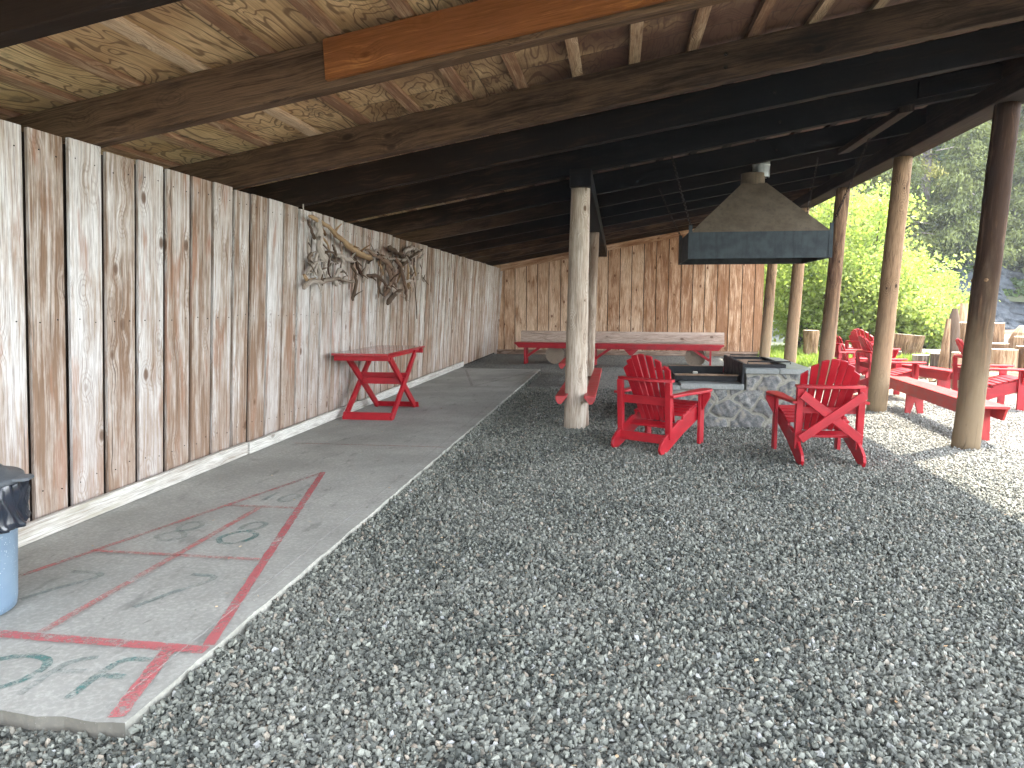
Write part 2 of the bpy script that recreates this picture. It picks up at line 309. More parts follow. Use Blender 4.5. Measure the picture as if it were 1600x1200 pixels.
# ---------------- mesh builder ----------------
class MB:
    def __init__(s): s.v, s.f, s.uv, s.r, s.mi = [], [], [], [], []
    def face(s, idx, uvs, r, mi=0): s.f.append(tuple(idx)); s.uv.extend(uvs); s.r.append(r); s.mi.append(mi)
    def board(s, o, L, Wd, T, r=None, mi=0, jit=0.0):
        """box: origin corner o, edge vectors L (grain), Wd, T"""
        o, L, Wd, T = Vector(o), Vector(L), Vector(Wd), Vector(T)
        if L.cross(Wd).dot(T) < 0: o = o+T; T = -T
        r = random.random() if r is None else r
        b = len(s.v); l, w, t = L.length, Wd.length, T.length; u0, v0 = random.random()*20, random.random()*20
        for k in range(8):
            s.v.append(o+(L if k & 1 else Vector())+(Wd if k & 2 else Vector())+(T if k & 4 else Vector()))
        A = lambda uu, vv: (u0+uu, v0+vv)
        s.face((b, b+2, b+3, b+1), [A(0, 0), A(0, w), A(l, w), A(l, 0)], r, mi)
        s.face((b+4, b+5, b+7, b+6), [A(0, 5), A(l, 5), A(l, 5+w), A(0, 5+w)], r, mi)
        s.face((b, b+1, b+5, b+4), [A(0, 9), A(l, 9), A(l, 9+t), A(0, 9+t)], r, mi)
        s.face((b+2, b+6, b+7, b+3), [A(0, 12), A(0, 12+t), A(l, 12+t), A(l, 12)], r, mi)
        s.face((b, b+4, b+6, b+2), [A(0, 15), A(0.05, 15), A(0.05, 15+w), A(0, 15+w)], r, mi)
        s.face((b+1, b+3, b+7, b+5), [A(0, 17), A(0, 17+w), A(0.05, 17+w), A(0.05, 17)], r, mi)
        return s
    def box(s, x0, x1, y0, y1, z0, z1, ax='x', r=None, mi=0):
        o = (x0, y0, z0); X, Y, Z = (x1-x0, 0, 0), (0, y1-y0, 0), (0, 0, z1-z0)
        L, Wd, T = {'x': (X, Z, Y), 'y': (Y, Z, X), 'z': (Z, X, Y)}[ax]
        return s.board(o, L, Wd, T, r, mi)
    def bar(s, a, b, w, t, up=(0, 0, 1), r=None):
        """board centred on segment a-b, width w along 'side', thickness t along up-ish"""
        a, b = Vector(a), Vector(b); d = (b-a); n = d.normalized(); sd = n.cross(Vector(up)).normalized(); u2 = sd.cross(n).normalized()
        return s.board(a-sd*w/2-u2*t/2, d, sd*w, u2*t, r)
    def prism(s, poly, o, ex, ey, n, t, r=None, mi=0):
        """extrude 2-D polygon (CCW in ex,ey) by t along n; ex is the grain"""
        o, ex, ey, n = Vector(o), Vector(ex), Vector(ey), Vector(n)
        r = random.random() if r is None else r; b = len(s.v); k = len(poly); u0, v0 = random.random()*20, random.random()*20
        if ex.cross(ey).dot(n)*t < 0: poly = poly[::-1]
        for p in poly: s.v.append(o+ex*p[0]+ey*p[1])
        for p in poly: s.v.append(o+ex*p[0]+ey*p[1]+n*t)
        s.face([b+i for i in reversed(range(k))], [(u0+poly[i][0], v0+poly[i][1]) for i in reversed(range(k))], r, mi)
        s.face([b+k+i for i in range(k)], [(u0+p[0], v0+3+p[1]) for p in poly], r, mi)
        acc = 0
        for i in range(k):
            j = (i+1) % k; l = math.dist(poly[i], poly[j])
            s.face((b+i, b+j, b+k+j, b+k+i), [(u0+acc, v0+7), (u0+acc+l, v0+7), (u0+acc+l, v0+7+abs(t)), (u0+acc, v0+7+abs(t))], r, mi); acc += l
        return s
    def tube(s, pts, rad, seg=12, caps=True, r=None, rough=0.0, mi=0, cap_mi=0, oval=None, seed=0):
        pts = [Vector(p) for p in pts]; n = len(pts); r = random.random() if r is None else r
        if not hasattr(rad, '__len__'): rad = [rad]*n
        rs = random.Random(seed or random.random()); b = len(s.v); u0, v0 = rs.random()*20, rs.random()*20
        d0 = (pts[1]-pts[0]).normalized(); a = d0.orthogonal().normalized(); us = [0]
        ph = [rs.random()*6.28 for _ in range(6)]
        for i in range(n):
            d = (pts[min(i+1, n-1)]-pts[max(i-1, 0)]).normalized(); a = (a-d*a.dot(d)).normalized(); c = d.cross(a)
            if i: us.append(us[-1]+(pts[i]-pts[i-1]).length)
            for j in range(seg):
                t = 2*math.pi*j/seg
                rr = rad[i]*(1+rough*(math.sin(2*t+ph[0]+us[i]*1.7)*.5+math.sin(3*t+ph[1]-us[i]*2.9)*.4+math.sin(5*t+ph[2]+us[i]*5.1)*.25+math.sin(us[i]*7+ph[3])*.25+(rs.random()-.5)*.5))
                s.v.append(pts[i]+(a*math.cos(t)+c*math.sin(t))*rr)
        avr = sum(rad)/n
        for i in range(n-1):
            for j in range(seg):
                j2 = (j+1) % seg; va, vb = 2*math.pi*j/seg*avr, 2*math.pi*(j+1)/seg*avr
                s.face((b+i*seg+j, b+i*seg+j2, b+(i+1)*seg+j2, b+(i+1)*seg+j), [(u0+us[i], v0+va), (u0+us[i], v0+vb), (u0+us[i+1], v0+vb), (u0+us[i+1], v0+va)], r, mi)
        if caps:
            for i, fl in ((0, 1), (n-1, 0)):
                c = len(s.v); s.v.append(pts[i]); 
                for j in range(seg):
                    j2 = (j+1) % seg; q = [b+i*seg+j, b+i*seg+j2]; uvs = [(rad[i], j), (rad[i], j+1)]
                    if fl: q.reverse(); uvs.reverse()
                    s.face((q[0], q[1], c), [uvs[0], uvs[1], (0, j+.5)], r, cap_mi)
        return s
    def mesh(s, name, mats, smooth=False):
        me = bpy.data.meshes.new(name); me.from_pydata([tuple(v) for v in s.v], [], s.f)
        ul = me.uv_layers.new(name='UVMap'); ul.data.foreach_set('uv', np.array(s.uv, dtype=np.float32).ravel())
        at = me.attributes.new('rnd', 'FLOAT', 'FACE'); at.data.foreach_set('value', np.array(s.r, dtype=np.float32))
        if not isinstance(mats, (list, tuple)): mats = [mats]
        for m in mats: me.materials.append(m)
        me.polygons.foreach_set('material_index', s.mi)
        if smooth: me.polygons.foreach_set('use_smooth', [True]*len(s.f))
        me.update(); return me
    def build(s, name, mats, parent=None, bevel=0.0, smooth=False, label=None):
        o = bpy.data.objects.new(name, s.mesh(name, mats, smooth)); COL.objects.link(o)
        if parent is not None: o.parent = parent
        if bevel:
            bv = o.modifiers.new('bevel', 'BEVEL'); bv.width = bevel; bv.segments = 1; bv.limit_method = 'ANGLE'
        if smooth == 'auto' or (smooth and caps_sharp):
            pass
        if label: o['label'] = label
        return o
caps_sharp = False
def np_mesh(name, V, Fq, rnd, mat, k=4):
    me = bpy.data.meshes.new(name); nv, nf = len(V), len(Fq)
    me.vertices.add(nv); me.vertices.foreach_set('co', V.astype(np.float32).ravel())
    me.loops.add(nf*k); me.loops.foreach_set('vertex_index', Fq.astype(np.int32).ravel())
    me.polygons.add(nf); me.polygons.foreach_set('loop_start', np.arange(0, nf*k, k, dtype=np.int32))
    me.update(calc_edges=True)
    at = me.attributes.new('rnd', 'FLOAT', 'FACE'); at.data.foreach_set('value', rnd.astype(np.float32)); me.materials.append(mat); me.validate(); return me
def leaves(name, C, size, mat, aspect=1.6, up=None, droop=None, rnd=None):
    """diamond leaves at centres C (n,3)"""
    n = len(C); a = rng.normal(size=(n, 3)); 
    if droop is not None: a = a*0.45+droop
    a /= np.linalg.norm(a, axis=1)[:, None]; b = rng.normal(size=(n, 3))
    if up is not None: b = b*(1-up)+np.array([0, 0, 0.0])
    b -= a*(a*b).sum(1)[:, None]; b /= np.linalg.norm(b, axis=1)[:, None]
    sz = (size*rng.uniform(0.6, 1.35, n))[:, None]
    V = np.stack([C-a*sz*aspect*.5, C+b*sz*.5, C+a*sz*aspect*.5, C-b*sz*.5], 1).reshape(-1, 3)
    Fq = np.arange(4*n).reshape(n, 4); return np_mesh(name, V, Fq, rng.random(n) if rnd is None else rnd, mat)
def obj(name, me, parent=None):
    o = bpy.data.objects.new(name, me); COL.objects.link(o)
    if parent is not None: o.parent = parent
    return o

# ================= GROUND =================
g = MB(); g.v = [(-150, -60, -0.012), (250, -60, -0.012), (250, 300, -0.012), (-150, 300, -0.012)]
g.face((0, 1, 2, 3), [(0, 0)]*4, 0); tag(g.build('ground', M['floor']), kind='structure')
def sheet(name, pts, z, mat):
    m = MB(); m.v = [(x, y, z) for x, y in pts]; m.face(range(len(pts)), [(x, y) for x, y in pts], 0); return m.build(name, mat)
tag(sheet('gravel_yard', [(-5, -6), (2.9, -6), (2.9, 8), (3.7, 14), (3.7, 20.95), (-5, 20.95)], -0.006, M['gravel']), kind='structure')
tag(sheet('gravel_path', [(2.9, -6), (40, -6), (40, 21), (12, 21.0), (4.6, 20), (3.7, 20.95), (3.7, 14), (2.9, 8)], -0.006, M['gravelpale']), kind='structure')

tag(sheet('beach', [(9.0, 20.9), (80, 20.9), (80, 33.5), (9.0, 33.5)], -0.009, M['gravelpale']), kind='structure')
def gravel_stones():
    V, Fc, D = [], [], []
    def rect(x0, x1, y0, y1, d, z=0, z1=None):
        z1 = z if z1 is None else z1; b = len(V); V.extend([(x0, y0, z), (x1, y0, z1), (x1, y1, z1), (x0, y1, z)]); Fc.append((b, b+1, b+2, b+3)); D.append(d)
    rect(-1.655, -1.55, 2.09, 9.0, 5200, .022, .004); rect(-1.66, -1.60, 9.0, 15.4, 3500, .018, .004)
    rect(-3.6, 4.6, 1.2, 2.08, 4600); rect(-1.63, 4.6, 2.08, 6.0, 4600); rect(-1.63, 5.2, 6.0, 8.8, 3400)
    rect(-1.66, 0.5, 8.8, 12.5, 1500); rect(2.6, 6.5, 8.8, 11.5, 1500)
    me = bpy.data.meshes.new('gravel'); me.from_pydata(V, [], Fc)
    a = me.attributes.new('dens', 'FLOAT', 'FACE'); a.data.foreach_set('value', D); me.materials.append(M['stone'])
    o = obj('gravel', me); tag(o, 'loose dark grey crushed gravel covering the shelter floor', 'gravel', kind='stuff')
    ng = bpy.data.node_groups.new('scatter_stones', 'GeometryNodeTree')
    ng.interface.new_socket('Geometry', in_out='INPUT', socket_type='NodeSocketGeometry'); ng.interface.new_socket('Geometry', in_out='OUTPUT', socket_type='NodeSocketGeometry')
    N, L = ng.nodes, ng.links; gi = N.new('NodeGroupInput'); go = N.new('NodeGroupOutput')
    dp = N.new('GeometryNodeDistributePointsOnFaces'); dp.distribute_method = 'RANDOM'
    na = N.new('GeometryNodeInputNamedAttribute'); na.data_type = 'FLOAT'; na.inputs['Name'].default_value = 'dens'
    L.new(gi.outputs[0], dp.inputs['Mesh']); L.new(na.outputs[0], dp.inputs['Density'])
    jo = N.new('GeometryNodeJoinGeometry')
    for i in range(6):
        ic = N.new('GeometryNodeMeshIcoSphere'); ic.inputs['Radius'].default_value = 0.5; ic.inputs['Subdivisions'].default_value = 1
        sp = N.new('GeometryNodeSetPosition'); rv = N.new('FunctionNodeRandomValue'); rv.data_type = 'FLOAT_VECTOR'
        rv.inputs['Min'].default_value = (-.2, -.2, -.2); rv.inputs['Max'].default_value = (.2, .2, .2); rv.inputs['Seed'].default_value = i*13+1
        L.new(ic.outputs[0], sp.inputs['Geometry']); L.new(rv.outputs[0], sp.inputs['Offset'])
        gg = N.new('GeometryNodeGeometryToInstance'); L.new(sp.outputs[0], gg.inputs[0]); L.new(gg.outputs[0], jo.inputs[0])
    ip = N.new('GeometryNodeInstanceOnPoints'); ip.inputs['Pick Instance'].default_value = True
    L.new(dp.outputs['Points'], ip.inputs['Points']); L.new(jo.outputs[0], ip.inputs['Instance'])
    rr = N.new('FunctionNodeRandomValue'); rr.data_type = 'FLOAT_VECTOR'; rr.inputs['Max'].default_value = (6.28, 6.28, 6.28); rr.inputs['Seed'].default_value = 3
    L.new(rr.outputs[0], ip.inputs['Rotation'])
    rs = N.new('FunctionNodeRandomValue'); rs.data_type = 'FLOAT_VECTOR'; rs.inputs['Min'].default_value = (.014, .012, .009); rs.inputs['Max'].default_value = (.033, .026, .020); rs.inputs['Seed'].default_value = 5
    r2 = N.new('FunctionNodeRandomValue'); r2.data_type = 'FLOAT'; r2.inputs[2].default_value = .45; r2.inputs[3].default_value = 1.3; r2.inputs['Seed'].default_value = 9
    vm = N.new('ShaderNodeVectorMath'); vm.operation = 'SCALE'; L.new(rs.outputs[0], vm.inputs[0]); L.new(r2.outputs[1], vm.inputs['Scale']); L.new(vm.outputs[0], ip.inputs['Scale'])
    tr = N.new('GeometryNodeSetPosition'); rz = N.new('FunctionNodeRandomValue'); rz.data_type = 'FLOAT_VECTOR'; rz.inputs['Min'].default_value = (0, 0, -.003); rz.inputs['Max'].default_value = (0, 0, .010)
    L.new(ip.outputs[0], tr.inputs['Geometry']); L.new(rz.outputs[0], tr.inputs['Offset'])
    sm = N.new('GeometryNodeSetMaterial'); sm.inputs['Material'].default_value = M['stone']; L.new(tr.outputs[0], sm.inputs[0]); L.new(sm.outputs[0], go.inputs[0])
    md = o.modifiers.new('scatter', 'NODES'); md.node_group = ng
gravel_stones()

# ---- concrete court slab with painted scoring triangle
SX0, SX1, SY0, SY1, SZ = -3.62, -1.67, 2.1, 15.6, 0.05
slab = empty('concrete_path', (0, 0, 0)); tag(slab, kind='structure')
m = MB(); n = 90; b0 = 0
edge = [SX1+0.004*math.sin(i*1.9)*math.sin(i*.37)+random.uniform(-.003, .003) for i in range(n+1)]
poly = [(edge[i], SY0+(SY1-SY0)*i/n) for i in range(n+1)]
near = [(SX0+(SX1-SX0)*i/40, SY0+0.008*math.sin(i*1.3)+random.uniform(-.005, .005)) for i in range(40)]
full = near+poly+[(SX0, SY1)]
m.v = [(x, y, SZ) for x, y in full]+[(x, y, -.03) for x, y in full]; k = len(full)
m.face(range(k), full, 0, 0)
for i in range(k):
    j = (i+1) % k; m.face((i+k, j+k, j, i), [(0, 0)]*4, 0, 1 if i >= 40 else 2)
m.build('slab', [M['conc'], M['concedge'], concrete('dark_concrete_edge', (0.10, 0.092, 0.072), (0.18, 0.17, 0.14), .7)], slab)  # near edge faces get a darker, browner concrete
def strip(name, pts, w, mat, z=SZ+.004, closed=False, label=None):
    pts = [Vector((*p, 0)) for p in pts]
    # resample
    out = [pts[0]]
    for a, b in zip(pts[:-1], pts[1:]):
        kk = max(1, int((b-a).length/0.04))
        for i in range(1, kk+1): out.append(a.lerp(b, i/kk))
    m = MB(); ln = 0
    for i, p in enumerate(out):
        d = (out[min(i+1, len(out)-1)]-out[max(i-1, 0)]).normalized(); nrm = Vector((-d.y, d.x, 0)); j1, j2 = random.uniform(.9, 1.1), random.uniform(.9, 1.1)
        m.v.append((p.x-nrm.x*w/2*j1, p.y-nrm.y*w/2*j1, z)); m.v.append((p.x+nrm.x*w/2*j2, p.y+nrm.y*w/2*j2, z))
        if i: m.face((2*i-2, 2*i-1, 2*i+1, 2*i)[::-1], [(0, 0)]*4, 0)
    o = m.build(name, mat, slab)
    for p_ in [o.data]: p_.update()
    if label: o['label'] = label
    return o
def smoothpts(P, it=2):
    for _ in range(it):
        q = [P[0]]
        for a, b in zip(P[:-1], P[1:]): q += [tuple(.75*a[i]+.25*b[i] for i in (0, 1)), tuple(.25*a[i]+.75*b[i] for i in (0, 1))]
        P = q+[P[-1]]
    return P
strip('painted_line', [(-2.49, 5.70), (-1.70, 2.66)], .050, M['linered'])
strip('painted_line', [(-2.49, 5.67), (-3.28, 2.66)], .040, M['linefaint'], z=SZ+.006)
strip('painted_line', [(-3.34, 2.62), (-1.68, 2.615)], .062, M['linered'], z=SZ+.008)
strip('painted_line', [(-2.745, 4.62), (-2.235, 4.63)], .042, M['linefaint'], z=SZ+.010)
strip('painted_line', [(-3.03, 3.63), (-1.985, 3.635)], .036, M['linefaint'], z=SZ+.010)
strip('painted_line', [(-2.49, 4.60), (-2.49, 2.65)], .045, M['linefaint'], z=SZ+.012)
strip('painted_line', [(-1.84, 2.585), (-1.72, 2.12)], .062, M['linered'], z=SZ+.006)
strip('painted_line', [(-3.3, 6.87), (-1.70, 6.89)], .022, M['linefaint'], z=SZ+.006)
strip('painted_line', [(-3.3, 12.1), (-1.70, 12.1)], .03, M['linevfaint'], z=SZ+.006)
strip('painted_line', [(-3.27, 15.2), (-2.49, 12.1), (-1.72, 15.2)], .045, M['linevfaint'], z=SZ+.008)
strip('painted_line', [(-1.775, 2.15), (-1.77, 4.5), (-1.77, 9.0), (-1.775, 15.5)], .006, M['linewhite'], z=SZ+.014)
GN = [('linegreen', [[(-1.98, 2.20), (-1.99, 2.36), (-1.985, 2.46), (-1.95, 2.51), (-1.86, 2.51)], [(-1.965, 2.37), (-1.87, 2.37)]]),
      ('greenfaint', [[(-2.18, 2.20), (-2.19, 2.34), (-2.18, 2.45), (-2.09, 2.50)], [(-2.17, 2.37), (-2.06, 2.385)]]),
      ('linegreen', [[(-2.52, 2.30), (-2.50, 2.41), (-2.41, 2.47), (-2.30, 2.465), (-2.24, 2.41), (-2.24, 2.32), (-2.29, 2.22), (-2.40, 2.19), (-2.50, 2.23), (-2.52, 2.30)]]),
      ('linegreen', [[(-2.42, 3.95), (-2.40, 4.06), (-2.32, 4.12), (-2.23, 4.08), (-2.21, 3.99), (-2.26, 3.89), (-2.35, 3.86), (-2.42, 3.95)]]),
      ('greenfaint', [[(-2.38, 4.13), (-2.40, 4.24), (-2.33, 4.31), (-2.26, 4.27), (-2.27, 4.17), (-2.33, 4.12)]]),
      ('greenfaint', [[(-2.75, 3.86), (-2.84, 3.93), (-2.80, 4.02), (-2.70, 4.07), (-2.66, 4.17), (-2.73, 4.26), (-2.81, 4.20), (-2.79, 4.08), (-2.67, 4.00), (-2.64, 3.91), (-2.75, 3.86)]]),
      ('greenfaint', [[(-2.46, 4.82), (-2.46, 4.95), (-2.40, 5.01), (-2.35, 4.95), (-2.35, 4.83), (-2.40, 4.77), (-2.46, 4.82)], [(-2.57, 4.78), (-2.56, 5.02)]]),
      ('greenfaint', [[(-2.27, 2.96), (-2.20, 3.14), (-2.05, 3.38), (-2.24, 3.385)]]),
      ('greenfaint', [[(-2.88, 2.96), (-2.80, 3.14), (-2.67, 3.33), (-2.91, 3.33)]]),
      ('greenfaint', [[(-2.66, 2.20), (-2.66, 2.48)]])]
for mt, Ls in GN:
    for i, L_ in enumerate(Ls): strip('painted_number', smoothpts(L_) if len(L_) > 2 else L_, .036, M[mt], z=SZ+.0045+.0015*i)
for o in slab.children:
    if o.name.startswith('painted'):
        me = o.data
        if len(me.polygons) and me.polygons[0].normal.z < 0: me.flip_normals()

# ================= SHELTER =================
B = empty('picnic_shelter', (0, 0, 0))
tag(B, 'open-sided wooden picnic shelter with plank walls, dark rafters and peeled log posts', 'shelter')
WY = 20.9
SL = 0.172
def zlow(x): return 2.54+SL*(x+3.42)
def wx(z): return -3.58+0.0615*z
# left wall planks
lw = empty('wall'); lw.parent = B
pl, bk = MB(), MB(); y = 0.2; ws = []
ys = [3.81, 4.12, 4.45, 4.79, 5.12, 5.46, 5.78, 6.11, 6.41, 6.75, 7.09, 7.44]
y = 3.81
seq = []
while y > -0.6: y -= 0.33; seq.append(y)
seq = seq[::-1]+ys; 
while seq[-1] < WY-0.3: seq.append(seq[-1]+random.uniform(.30, .36))
seq.append(WY)
for a, b in zip(seq[:-1], seq[1:]):
    gp = random.uniform(.040, .058); zt = 2.528+random.uniform(-.012, .008); lean = random.uniform(-.003, .003); z0 = 0.06
    o = Vector((wx(z0), a+gp/2, z0)); L_ = Vector((wx(zt)-wx(z0), lean, zt-z0)); Wv = Vector((0, b-a-gp, 0)); xo = random.uniform(-.004, .004)
    if 5.9 < a < 6.2:   # split plank with a notch near the top
        w = (b-a-gp); pl.board(o+Vector((xo, 0, 0)), L_, Wv*.30, (-.028, 0, 0)); pl.board(o+Vector((xo, w*.34, 0)), L_, Wv*.66, (-.028, 0, 0))
    else: pl.board(o+Vector((xo, 0, 0)), L_, Wv, (-.028, 0, 0))
for a, b in zip(seq[:-1], seq[1:]):
    z0 = 0.03; o = Vector((wx(z0)-.046, b-.09, z0)); bk.board(o, (wx(2.50)-wx(z0), 0, 2.47), (0, .18, 0), (-.028, 0, 0))
bk.board((wx(0)-.078, -0.7, 0), (0, WY+.7, 0), (.0615*2.5, 0, 2.5), (-.03, 0, 0))
pl.board((-3.62, WY-.03, 0), (.17, 0, 2.5), (.09, 0, 0), (0, .025, 0)); pl.build('planks', M['wall'], lw, bevel=.003); bk.build('backing_boards', M['backing'], lw)
bb = MB(); bb.board((-3.545, 2.3, SZ+.002), (.0, 3.98, 0), (.012, 0, .125), (.045, 0, 0)); bb.build('baseboard', M['base'], lw, bevel=.006)
bb = MB(); bb.board((-3.535, 6.31, SZ+.002), (.0, 4.9, 0), (.012, 0, .115), (.045, 0, 0)); bb.build('baseboard', M['base'], lw, bevel=.006)
bb = MB(); bb.board((-3.545, 11.23, SZ+.002), (.0, 4.8, 0), (.012, 0, .115), (.045, 0, 0)); bb.build('baseboard', M['base'], lw, bevel=.006)
nl = MB()
for a, b in zip(seq[:-1], seq[1:]):
    if a < 2 or a > 13: continue
    for z_ in (.32, 1.38, 2.40):
        for yy in (a+.085, b-.085):
            zz_ = z_+random.uniform(-.02, .02); yy += random.uniform(-.012, .012); x_ = wx(zz_)+.0052
            nl.tube([(x_-.004, yy, zz_), (x_, yy, zz_)], .0045, 6)
nlo = nl.build('nail_heads', M['chain'], lw); nlo['kind'] = 'stuff'
# back wall
bw = empty('wall'); bw.parent = B
pb = MB(); x = -3.66; i = 0
while x < 4.02:
    w = random.uniform(.325, .35); g_ = .022; x1 = min(x+w, 4.05)
    zt = zlow(x)+.25
    rr = min(1, max(0, .62-.06*(x+3.4)+random.uniform(-.25, .25)))
    pb.prism([(0.12, 0), (zt, 0), (zt+SL*(x1-x-g_), x1-x-g_), (0.12, x1-x-g_)], (x+g_/2, WY+random.uniform(-.003, .003), 0), (0, 0, 1), (1, 0, 0), (0, 1, 0), .03, r=rr)
    x = x1
pb.build('planks', M['wallback'], bw)
bd = MB(); bd.prism([(0, 0), (7.6, 0), (7.6, 3.2+7.6*SL-.1), (0, 2.75)], (-3.7, WY+.033, 0.0), (1, 0, 0), (0, 0, 1), (0, 1, 0), .03); bd.build('backing_boards', M['backing'], bw)
sl = MB(); sl.box(-3.54, 4.05, WY-.05, WY-.004, 0.0, .14); sl.build('sill_board', M['log'], bw, bevel=.004)
tb = MB(); dz = SL; tb.board((-3.42, WY-.045, zlow(-3.42)-.10), (7.5, 0, 7.5*SL*1.05), (0, 0, .19), (0, .04, 0)); tb.build('trim_board', M['wallback'], bw, bevel=.004)
# rafters
RY = [1.4, 2.89, 4.35, 6.10, 7.34, 8.76, 10.6, 12.0, 13.5, 15.0, 16.5, 18.1, 19.6]
RD = .29
for i, y in enumerate(RY):
    m = MB(); nseg = 1; x0, x1 = -4.60, 4.06
    p0 = Vector((x0, y, zlow(x0))); sag = -.0
    m.board(p0, (x1-x0, random.uniform(-.01, .01), (x1-x0)*SL), (0, 0, RD-.002), (0, .115, 0))
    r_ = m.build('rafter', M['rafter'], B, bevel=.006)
    if i == 2:
        s_ = MB(); x0 = -1.79; s_.board((x0, y-.046, zlow(x0)+.035), (3.6, 0, 3.6*SL), (-.01, 0, RD-.05), (0, .042, 0)); s_.build('splice_board', M['orange'], r_, bevel=.003, label='bright orange new fir board nailed to the old rafter')
    if i == 5:
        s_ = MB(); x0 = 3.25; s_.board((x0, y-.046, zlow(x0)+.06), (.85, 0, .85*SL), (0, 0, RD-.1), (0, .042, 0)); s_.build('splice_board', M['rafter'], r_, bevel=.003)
    if i in (3, 4, 5, 6):   # bolt heads
        for dx, dzz in (((.82, .1), (.82, .2)) if i == 3 else ((.05+i*.35, .12),)):
            bo = MB(); px = dx; bo.tube([(px, y-.001, zlow(px)+dzz), (px, y-.012, zlow(px)+dzz)], .017, 8); bo.tube([(px, y-.0125, zlow(px)+dzz), (px, y-.024, zlow(px)+dzz)], .009, 6); bo.build('bolt', M['chain'], r_)
# roof
rf = empty('roof'); rf.parent = B
px = -4.54; zt0 = RD
while px < 4.2:
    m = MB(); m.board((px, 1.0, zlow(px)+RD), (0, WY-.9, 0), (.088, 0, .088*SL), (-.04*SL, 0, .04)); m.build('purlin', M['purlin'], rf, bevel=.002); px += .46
x0, x1 = -4.72, 4.25; zz = RD+.043
m = MB(); m.v = [(x0, .9, zlow(x0)+zz), (x1, .9, zlow(x1)+zz), (x1, WY+.4, zlow(x1)+zz), (x0, WY+.4, zlow(x0)+zz)]
lx = (x1-x0)*1.0147; ly = WY-.5
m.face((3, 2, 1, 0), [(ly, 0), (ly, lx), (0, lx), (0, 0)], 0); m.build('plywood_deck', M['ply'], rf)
m = MB(); m.board((x0-.02, .88, zlow(x0)+zz+.012), (x1-x0+.04, 0, (x1-x0+.04)*SL), (0, WY-.46, 0), (0, 0, .03)); m.build('roofing', plain('grey_roofing', (0.14, 0.15, 0.15), .7), rf)
# header over the posts, centre beam
m = MB(); m.board((3.62, 1.0, 3.45), (.0, WY-.95, 0), (0, 0, .20), (.30, 0, 0)); m.build('header_beam', M['header'], B, bevel=.01)
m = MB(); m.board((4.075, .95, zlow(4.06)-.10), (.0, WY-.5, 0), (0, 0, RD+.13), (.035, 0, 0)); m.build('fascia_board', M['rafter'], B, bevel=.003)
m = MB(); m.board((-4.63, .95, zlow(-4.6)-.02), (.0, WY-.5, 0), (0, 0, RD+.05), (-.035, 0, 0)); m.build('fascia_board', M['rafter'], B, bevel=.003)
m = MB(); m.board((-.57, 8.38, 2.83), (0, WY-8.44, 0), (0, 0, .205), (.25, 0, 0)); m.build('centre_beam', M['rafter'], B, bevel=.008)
m = MB(); m.board((3.02, 8.62, zlow(3.02)-.078), (0, 2.2, 0), (.16, 0, .16*SL), (0, 0, .073)); m.build('hanger_board', M['header'], B, bevel=.004)
def post(x, y, xt, zt, r0, r1, mat, sd, label=None, segs=26, bow=0.0, bury=.05):
    rs = random.Random(sd); P, Rr = [], []
    for i in range(segs+1):
        t = i/segs; P.append((x+(xt-x)*t+bow*math.sin(t*3.14)+rs.uniform(-.002, .002), y+rs.uniform(-.002, .002), -bury+(zt+bury)*t)); Rr.append(r0+(r1-r0)*t)
    m = MB(); m.tube(P, Rr, 28, True, rough=.028, seed=sd)
    for _ in range(5):   # branch stubs
        t = rs.uniform(.1, .95); a = rs.uniform(0, 6.28); c = Vector(P[int(t*segs)]); d = Vector((math.cos(a), math.sin(a), .3)).normalized(); rr = r0+(r1-r0)*t
        m.tube([c+d*(rr-.02), c+d*(rr+.004), c+d*(rr+.011)], [.03, .02, .009], 8, True)
    return m.build('post', mat, B, smooth=True, label=label)
for i, y in enumerate((2.7, 5.3, 7.9, 10.5, 13.1, 15.7, 18.3)):
    post(3.61, y, 3.77, 3.452, .128, .112, M['post'], 12+i)
post(-.49, 8.54, -.45, 2.832, .137, .113, M['postgrey'], 41, 'pale grey peeled log post in the middle of the shelter')
post(-.56, 13.74, -.47, 2.832, .125, .11, M['postgrey'], 42)

# litter: twigs and dry leaves
n = 260; LX_, LY_ = rng.uniform(-3.4, 4.3, n), 1.6+9*rng.random(n)**1.5; on = (LX_ < -1.68) & (LY_ > 2.1)
C_ = np.stack([LX_, LY_, np.where(on, SZ+.004, .016)], 1); me_ = leaves('leaf_litter', C_, .014, plain('dry_leaf', (0.36, 0.20, 0.09), .8, c2=(0.50, 0.42, 0.28), sc=40), 1.8, droop=None)
co_ = np.empty(len(me_.vertices)*3, np.float32); me_.vertices.foreach_get('co', co_); co_ = co_.reshape(-1, 4, 3); co_[..., 2] = C_[:, None, 2]+(co_[..., 2]-C_[:, None, 2])*.25; me_.vertices.foreach_set('co', co_.ravel())
tag(obj('leaf_litter', me_), 'tiny dry leaf scraps scattered over the gravel and slab', 'leaf litter', kind='stuff')
tw = MB(); rs_ = random.Random(5)
for i in range(70):
    x_, y_ = rs_.uniform(-1.6, 3.6), rs_.uniform(1.9, 7); a_ = rs_.uniform(0, 6.28); l_ = rs_.uniform(.03, .11); z_ = .018
    tw.tube([(x_, y_, z_), (x_+math.cos(a_)*l_*.5, y_+math.sin(a_)*l_*.5, z_+.006), (x_+math.cos(a_+.3)*l_, y_+math.sin(a_+.3)*l_, z_)], [.0014, .0018, .001], 5, mi=0)
tag(tw.build('twigs', M['drift']), 'thin pale twigs lying on the gravel', 'twigs', kind='stuff')
ch = bmesh.new()
